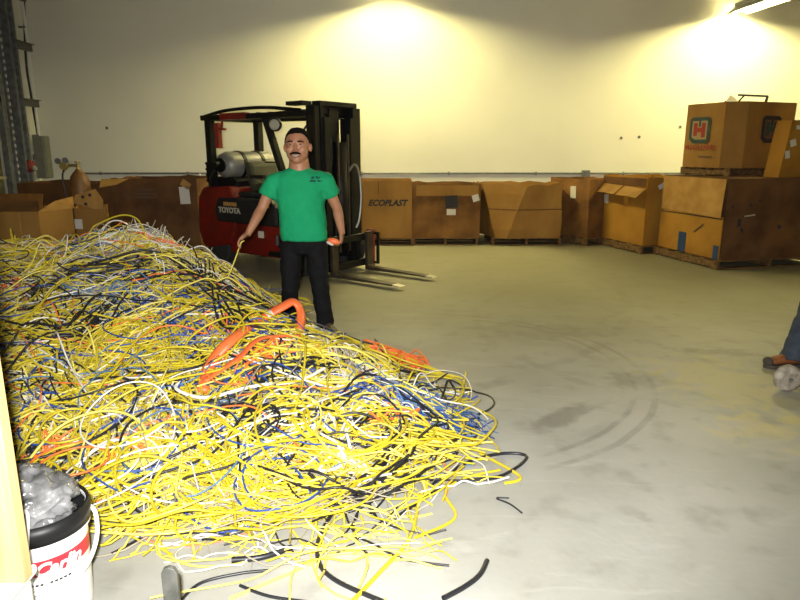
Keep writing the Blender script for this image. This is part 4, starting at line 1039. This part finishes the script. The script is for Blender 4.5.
for pix, n, sp in (
    ([(70,405),(80,355),(130,330),(170,355),(178,400)], 46, .13), ([(78,400),(95,365),(140,345),(165,370),(150,410)], 34, .10),
    ([(0,330),(60,350),(120,395),(150,450)], 26, .12), ([(0,275),(30,262),(50,290),(40,318),(0,325)], 34, .10),
    ([(200,252),(240,280),(232,320),(200,345)], 26, .10), ([(150,290),(210,320),(280,340),(380,360)], 28, .10),
    ([(230,475),(300,440),(380,422),(470,455)], 44, .14), ([(200,440),(290,430),(400,440),(492,468)], 34, .11),
    ([(250,440),(240,490),(290,520),(340,490),(300,450)], 40, .10), ([(100,470),(180,470),(230,500),(270,525)], 30, .14),
    ([(60,440),(120,420),(170,380),(210,400)], 28, .12), ([(180,400),(172,450),(115,480),(92,530)], 34, .13),
    ([(300,370),(350,400),(430,420),(475,435)], 26, .10), ([(280,450),(330,472),(400,482),(440,462)], 28, .10),
    ([(0,440),(50,430),(90,450),(115,490)], 26, .13), ([(60,250),(120,240),(200,260),(240,275)], 30, .14),
    ([(100,540),(160,510),(230,500),(300,510)], 30, .12), ([(0,380),(60,400),(110,430)], 22, .12),
    ([(150,330),(200,370),(230,420),(260,470)], 22, .12), ([(200,400),(260,380),(330,390),(400,410)], 24, .12),
    ([(0,250),(60,245),(110,250),(140,280)], 22, .12), ([(330,440),(400,460),(440,500),(405,560)], 7, .08),
    ([(90,560),(150,540),(220,530),(290,545)], 16, .14), ([(120,480),(150,500),(200,520),(250,545)], 16, .14)):
    bundle(Yb, pix, int(n*.75), sp, .0056, lift=.05)
for col, pix, n, sp, r in (
    (['cg','cw'], [(105,262),(130,240),(155,224),(180,216)], 60, .12, .0035), (['cg','cw'], [(120,275),(145,240),(150,222),(140,212)], 40, .12, .0035),
    (['cg','cw','cy2'], [(200,285),(175,250),(160,228),(190,222)], 40, .12, .0035),
    (['cg','cg','cw'], [(170,400),(165,440),(178,480),(195,525)], 60, .13, .003), (['cw','cg'], [(330,345),(350,380),(380,410),(440,432)], 44, .10, .003),
    (['cw'], [(325,430),(345,470),(375,500)], 10, .05, .007), (['cg','cw'], [(60,290),(110,300),(160,320)], 36, .14, .003),
    (['cg','cw'], [(10,420),(40,410),(60,430)], 26, .1, .003), (['cg'], [(200,520),(260,510),(330,500),(400,490)], 30, .14, .003),
    (['cw','cw','cg'], [(200,470),(260,460),(340,410),(400,380)], 22, .1, .004), (['cg'], [(90,430),(140,440),(170,470)], 30, .14, .003),
    ('cb', [(130,268),(160,260),(205,264)], 50, .12, .0045), (['cb','cbl'], [(65,295),(100,300),(150,308)], 46, .12, .004), (['cb','cbl'], [(175,300),(180,330),(190,350)], 26, .08, .004),
    (['cb','cbl'], [(355,395),(390,405),(430,428),(450,445)], 60, .12, .004), (['cbl','cb'], [(420,400),(445,420),(460,440)], 34, .09, .003), (['cb'], [(330,420),(370,405),(400,395)], 30, .08, .004),
    (['cbl','cb'], [(350,345),(380,345),(400,355)], 34, .08, .003), (['cb'], [(60,245),(90,240),(120,245)], 16, .08, .004), (['cb'], [(230,350),(250,345),(265,355)], 14, .06, .004),
    ('co', [(140,246),(170,243),(200,250)], 30, .07, .0045), ('co', [(215,265),(240,272),(262,285)], 26, .07, .0045), ('co', [(368,356),(395,364),(422,376)], 30, .045, .006),
    ('co', [(235,400),(265,365),(300,352)], 26, .06, .0045), ('co', [(40,475),(62,458),(85,450)], 14, .05, .005), ('co', [(0,290),(15,296),(25,305)], 10, .05, .005), ('co', [(200,345),(225,330),(240,345)], 18, .06, .0045),
    ('co', [(360,435),(390,432),(425,428)], 6, .02, .008), ('co', [(130,465),(155,455),(165,440)], 10, .05, .005),
    ('ck', [(0,275),(40,290),(62,325),(60,350)], 16, .10, .005), ('ck', [(55,290),(120,278),(160,272)], 10, .06, .008), ('ck', [(330,350),(370,340),(402,350)], 36, .08, .003),
    ('ck', [(215,432),(240,422),(270,438),(240,450)], 40, .05, .005), ('ck', [(290,480),(345,497),(400,455),(440,440)], 7, .08, .007), ('ck', [(240,440),(330,430),(430,436),(440,420)], 7, .06, .007),
    ('ck', [(40,360),(60,400),(90,430)], 16, .1, .005), ('ck', [(175,400),(180,440),(200,460)], 12, .06, .006), ('ck', [(260,470),(320,505),(370,505),(430,470)], 7, .07, .006),
    ('ck', [(100,330),(60,345),(20,340)], 18, .1, .005), ('ck', [(150,350),(185,365),(210,390)], 12, .08, .005)):
    bundle(col, pix, n, sp, r, lift=.055)
for col, pix, n, sp, r in (
    ('ck', [(60,285),(130,275),(190,285),(260,340)], 7, .10, .008), ('ck', [(0,350),(70,345),(120,300),(150,285)], 7, .10, .008), ('ck', [(170,400),(240,390),(300,380),(345,372)], 6, .05, .007),
    ('ck', [(200,260),(225,300),(240,340),(300,345)], 8, .10, .007), ('ck', [(330,430),(380,400),(440,440),(430,470)], 5, .08, .007)):
    bundle(col, pix, n, sp, r, lift=.075)
# stray fringe at the right foot and along the front
def fringe():
    t = rng.uniform(2.5, 4.9); return np.interp(t, EY, EX)-rng.uniform(.05,.45), t
fill(110, ['cy','cy','cy2','ck','cbl','cb','cg','cw'], L=(.4,.9), lift=(0,.02), archp=.35, pt=fringe, curv=1.6)
def front():
    return rng.uniform(-1.05, .25), rng.uniform(2.1, 2.95)**1.0
fill(170, ['cy','cy','cy2','cy2','ck','cg','cw'], L=(.35,1.1), lift=(0,.006), archp=.03, pt=front, curv=2.6, lim=3, r=(.003,.0058), archh=(.01,.03))
fill(700, ['cy']*8+['cy2']*4+['cg']*6+['cw']*3+['ck']*3+['cb']*1+['co']*1, lift=(.03,.07), L=(.5,1.6), archp=.25, archh=(.02,.07), r=(.0038,.0055), curv=5)
# ends that stick up along the crest
def crest_pt(): return rng.uniform(-3.6,-1.5), rng.uniform(5.0,5.9)
fill(110, ['cy','cy2','cw','cg','cg'], L=(.4,1.0), lift=(.02,.08), archp=.9, pt=crest_pt, archh=(.04,.13), curv=3)
for i in range(55):      # fan of pale cut ends standing on the peak
    c = surf(150+rng.normal(0,22), 234+rng.normal(0,7)); h0 = float(hf(*c)); r = .0035
    a = rng.uniform(-1.3,1.3); Lh = rng.uniform(.08,.24); s_ = np.linspace(0,1,NS)
    P = np.c_[c[0]+np.sin(a)*Lh*s_+.05*s_**2*rng.normal(), c[1]-.05*s_, h0-.03+np.cos(a)*Lh*s_*1.0]
    stuff.append((P, r, ['cw','cg','cg'][i%3]))
# --- singles: 300 large countable cables on top of the tangle
singles = []
REG = (('crest', lambda p: p[1] > 4.7, 'along the crest of the heap'), ('shoulder', lambda p: p[1] > 3.7, 'across the middle slope of the heap'),
       ('toe', lambda p: p[0] > -.45, 'over the right-hand toe of the heap'), ('foot', lambda p: True, 'over the front left foot of the heap'))
CN = {'cy':'yellow','cy2':'pale yellow','cw':'white','cg':'grey','cb':'blue','cbl':'pale blue','co':'orange','ck':'black'}
def add_single(P, r, col, label=None):
    singles.append((P, r, col, label))
# named ones first, from the photograph
def named(col, pix, r, label, lift=.06, onfloor=False, n=60):
    pts = [fl(*p) for p in pix] if onfloor else [surf(*p) for p in pix]
    G = catmull([(p[0],p[1]) for p in pts], n)[:,:2]
    P = drape(G, r, lift*np.ones(n) if not callable(lift) else lift(np.linspace(0,1,n)))
    add_single(P, r, col, label)
named('ck', [(395,520),(450,486),(500,478),(527,459),(505,455),(470,463),(430,487)], .0085, 'black cable looping out farthest right onto the concrete floor', 0, True)
named('ck', [(443,601),(465,589),(480,577),(487,563)], .010, 'short black cable end lying at the bottom edge of the floor', 0, True, 30)
named('ck', [(509,499),(496,499),(510,505),(522,514)], .004, 'thin short dark wire lying alone on the floor right of the heap', 0, True, 24)
named('ck', [(385,606),(335,585),(318,562),(322,535),(345,500),(385,470),(400,440)], .009, 'thick black cable curving down from the heap to the bottom edge', lambda s: .05*np.clip(s-.4,0,1))
named('ck', [(232,563),(262,560),(292,550)], .012, 'short thick black cable piece on the floor in front of the heap', 0, True, 24)
named('ck', [(178,606),(200,585),(240,575),(270,572)], .006, 'thin black cable at the bottom edge behind the metal stake', 0, True, 30)
named('ck', [(240,587),(270,598),(320,605)], .006, 'black cable curving along the bottom edge of the frame', 0, True, 30)
named('ck', [(178,395),(177,408),(200,418),(235,412),(290,385),(345,374),(420,385)], .011, 'thick black cable crossing behind the white loop on the slope', .07)
named('ck', [(238,440),(240,470),(241,495)], .007, 'black cable hanging straight down below the black coil', .09)
named('ck', [(440,400),(425,405),(423,425),(440,432),(447,415),(438,398)], .007, 'black cable ring standing at the right side of the heap', .07)
named('cw', [(182,400),(178,408),(205,416),(240,408),(290,400),(325,385)], .010, 'thick white cable loop lying across the middle of the heap', .09)
named('cw', [(395,400),(345,440),(345,480),(320,490),(335,470)], .008, 'white cable loop at the right-hand toe of the heap', .08)
named('cw', [(45,470),(60,430),(95,418),(85,450),(48,470)], .005, 'thin white cable ring above the bucket', .07)
named('cy', [(415,540),(455,520),(445,495),(465,480),(500,472)], .007, 'yellow cable trailing lowest across the floor right of the heap', 0.004, True)
named('cy', [(345,612),(380,575),(410,540),(420,500),(430,480)], .008, 'yellow cable running down to the bottom edge in front of the heap', 0.004, True)
named('cy', [(440,445),(455,425),(466,382)], .008, 'yellow cable end pointing up past the right side of the heap', lambda s: .03+.03*s)
named('cy', [(400,382),(425,382),(452,384)], .007, 'yellow cable end poking out behind the right side of the heap', .03)
named('cy', [(300,335),(340,352),(380,360),(440,384)], .008, 'yellow cable running from the orange duct to the right edge', .08)
named('cy', [(150,300),(200,330),(260,360),(330,362),(365,358)], .010, 'thick yellow cable across the slope below the orange duct', .09)
add_single(np.array([tuple(p) for p in smooth_path([at(244,241,5.17),at(241,243,5.15),at(237,254,5.2),at(231,270,5.2),at(224,284,5.1)],6)]), .0055, 'cy2', 'pale yellow cable held up from the heap by the man in green')
named('cy', [(480,455),(520,478),(505,485)], .008, 'yellow cable end lying farthest right on the floor', .0, True, 24)
named('cy2', [(230,600),(290,575),(340,555),(400,560)], .006, 'pale yellow cable along the bottom of the frame', .0, True)
named('cw', [(95,215),(110,223),(130,225)], .006, 'white cable end arching above the crest in front of the brown box', lambda s: .10+.08*np.sin(PI*s))
named('cy', [(90,255),(95,225),(120,222),(140,240),(150,255)], .007, 'yellow cable arching over the crest beside the pale wire fan', lambda s: .05+.16*np.sin(PI*s))
named('cy', [(0,245),(10,236),(18,232),(19,246)], .007, 'yellow cable end sticking up at the left end of the crest', lambda s: .05+.07*s)
named('co', [(365,352),(395,362),(425,378)], .012, 'thick orange cable lying on the orange strands at the right side', .08)
named('ck', [(345,455),(370,430),(400,392),(375,350)], .007, 'black cable arcing up the right toe of the heap', .08)
need = 300-len(singles)
pal = ['cy']*11+['cy2']*4+['cw']*3+['ck']*4+['cb']*2+['co']*1+['cbl']
tries = 0
while len(singles) < 300 and tries < 20000:
    tries += 1
    px, py = rng.uniform(0,500), rng.uniform(235,545); c = surf(px, py)
    if float(hf(*c)) < .02: continue
    col = pal[rng.integers(len(pal))]; r = {'cy':.006,'cy2':.0058,'cw':.0048,'ck':.006,'cb':.0045,'cbl':.004,'co':.005}[col]*rng.uniform(.85,1.2)
    P = strand(c[0], c[1], rng.uniform(0,2*PI), rng.uniform(.9,1.9), rng.normal(0,3.6), r, rng.uniform(.05,.085), n=44, arch=rng.uniform(.02,.09) if rng.random()<.25 else 0)
    if ok(P, .28): add_single(P, r, col)
for P, r, col, label in singles:
    V, Fq = tubes([P], [r], 7)
    n = len(P); caps_ = None
    o_ = P[len(P)//2].copy(); o_[2] = 0
    me = npmesh('cable', V-o_, Fq, [M[col]])
    o = bpy.data.objects.new('cable', me); C.objects.link(o); o.location = tuple(o_)
    if label: tag(o, label, 'cable')
    else:
        mid = P[len(P)//2]
        nm, _, txt = next(q for q in REG if q[1](mid))
        tag(o, '%s cable curving loosely %s' % (CN[col], txt), 'cable', '%s cables %s' % (CN[col], txt))
# the uncountable rest
byn = [s for s in stuff]
V, Fq = tubes([s[0] for s in byn], [s[1] for s in byn], 5)
mi = np.repeat([CI[s[2]] for s in byn], (NS-1)*5)
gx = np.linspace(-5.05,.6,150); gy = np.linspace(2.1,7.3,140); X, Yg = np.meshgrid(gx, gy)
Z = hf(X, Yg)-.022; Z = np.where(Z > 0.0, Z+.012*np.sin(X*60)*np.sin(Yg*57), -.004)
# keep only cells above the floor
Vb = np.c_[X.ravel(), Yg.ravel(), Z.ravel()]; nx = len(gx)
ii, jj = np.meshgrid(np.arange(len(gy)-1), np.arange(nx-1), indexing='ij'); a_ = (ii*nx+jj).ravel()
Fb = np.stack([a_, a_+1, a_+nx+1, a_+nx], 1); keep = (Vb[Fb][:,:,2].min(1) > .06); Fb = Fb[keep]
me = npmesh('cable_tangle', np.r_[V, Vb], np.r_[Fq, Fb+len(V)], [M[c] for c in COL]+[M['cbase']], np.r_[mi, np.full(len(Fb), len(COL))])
o = bpy.data.objects.new('cable_tangle', me); C.objects.link(o)
tag(o, 'big heap of tangled yellow, white, blue and black scrap cable on the floor', 'cable heap', kind='stuff')
# orange duct and its bent end
def S3(px, py, dz): c = surf(px, py); return Vector((c[0], c[1], float(hf(*c))+dz))
def NR(px, py, d): c = surf(px, py); return at(px, py, c[1]-d)
q = thing('orange_duct', 'flattened orange plastic duct bent into a loop on the heap before the man', 'duct', S3(250,330,0))
pts = smooth_path([NR(202,392,.12), NR(212,362,.2), NR(234,338,.3), at(260,320,4.0), at(282,307,4.1), at(294,302,4.15), at(301,313,4.12), at(298,333,3.95), at(286,352,3.8), S3(270,375,.07)], 8)
MB().tube(pts, [(.036,.020)]*len(pts), 12).build('duct', M['orange'], q, world=True, smooth=True)
k_ = 26; MB().tube(pts[k_:k_+3], [(.038,.023)]*3, 12).build('tape_band', M['paper'], q, world=True)
q = MB().tube(smooth_path([S3(205,400,.10),S3(240,378,.11),S3(262,360,.12),S3(300,352,.10)],6), [(.024,.008)]*19, 8).build('orange_strap', M['orange'], smooth=True)
tag(q, 'flat orange strap lying just below the bent orange duct', 'strap')
# ------------------------------------------------------------------ lights
w = bpy.data.worlds.new('world'); bpy.context.scene.world = w; w.use_nodes = True
w.node_tree.nodes['Background'].inputs[0].default_value = (.5,.5,.45,1); w.node_tree.nodes['Background'].inputs[1].default_value = .05
ld = bpy.data.lights.new('camera_flash', 'SPOT'); ld.energy = 1150; ld.color = (.98,.97,.94); ld.shadow_soft_size = .03; ld.spot_size = math.radians(100); ld.spot_blend = .9
lo = bpy.data.objects.new('camera_flash', ld); C.objects.link(lo); lo.location = (-.06,.02,1.62); lo.rotation_euler = (math.radians(90-15),0,0)
cam = bpy.data.cameras.new('camera'); cam.sensor_width = 36; cam.lens = F/800*36; cam.clip_start = .05
co = bpy.data.objects.new('camera', cam); C.objects.link(co); co.location = (0,0,H); co.rotation_euler = (math.radians(90)-PITCH,0,0)
sc = bpy.context.scene; sc.camera = co
sc.view_settings.view_transform = 'Standard'; sc.view_settings.look = 'None'; sc.view_settings.exposure = 0; sc.view_settings.gamma = 1; sc.view_settings.use_curve_mapping = False
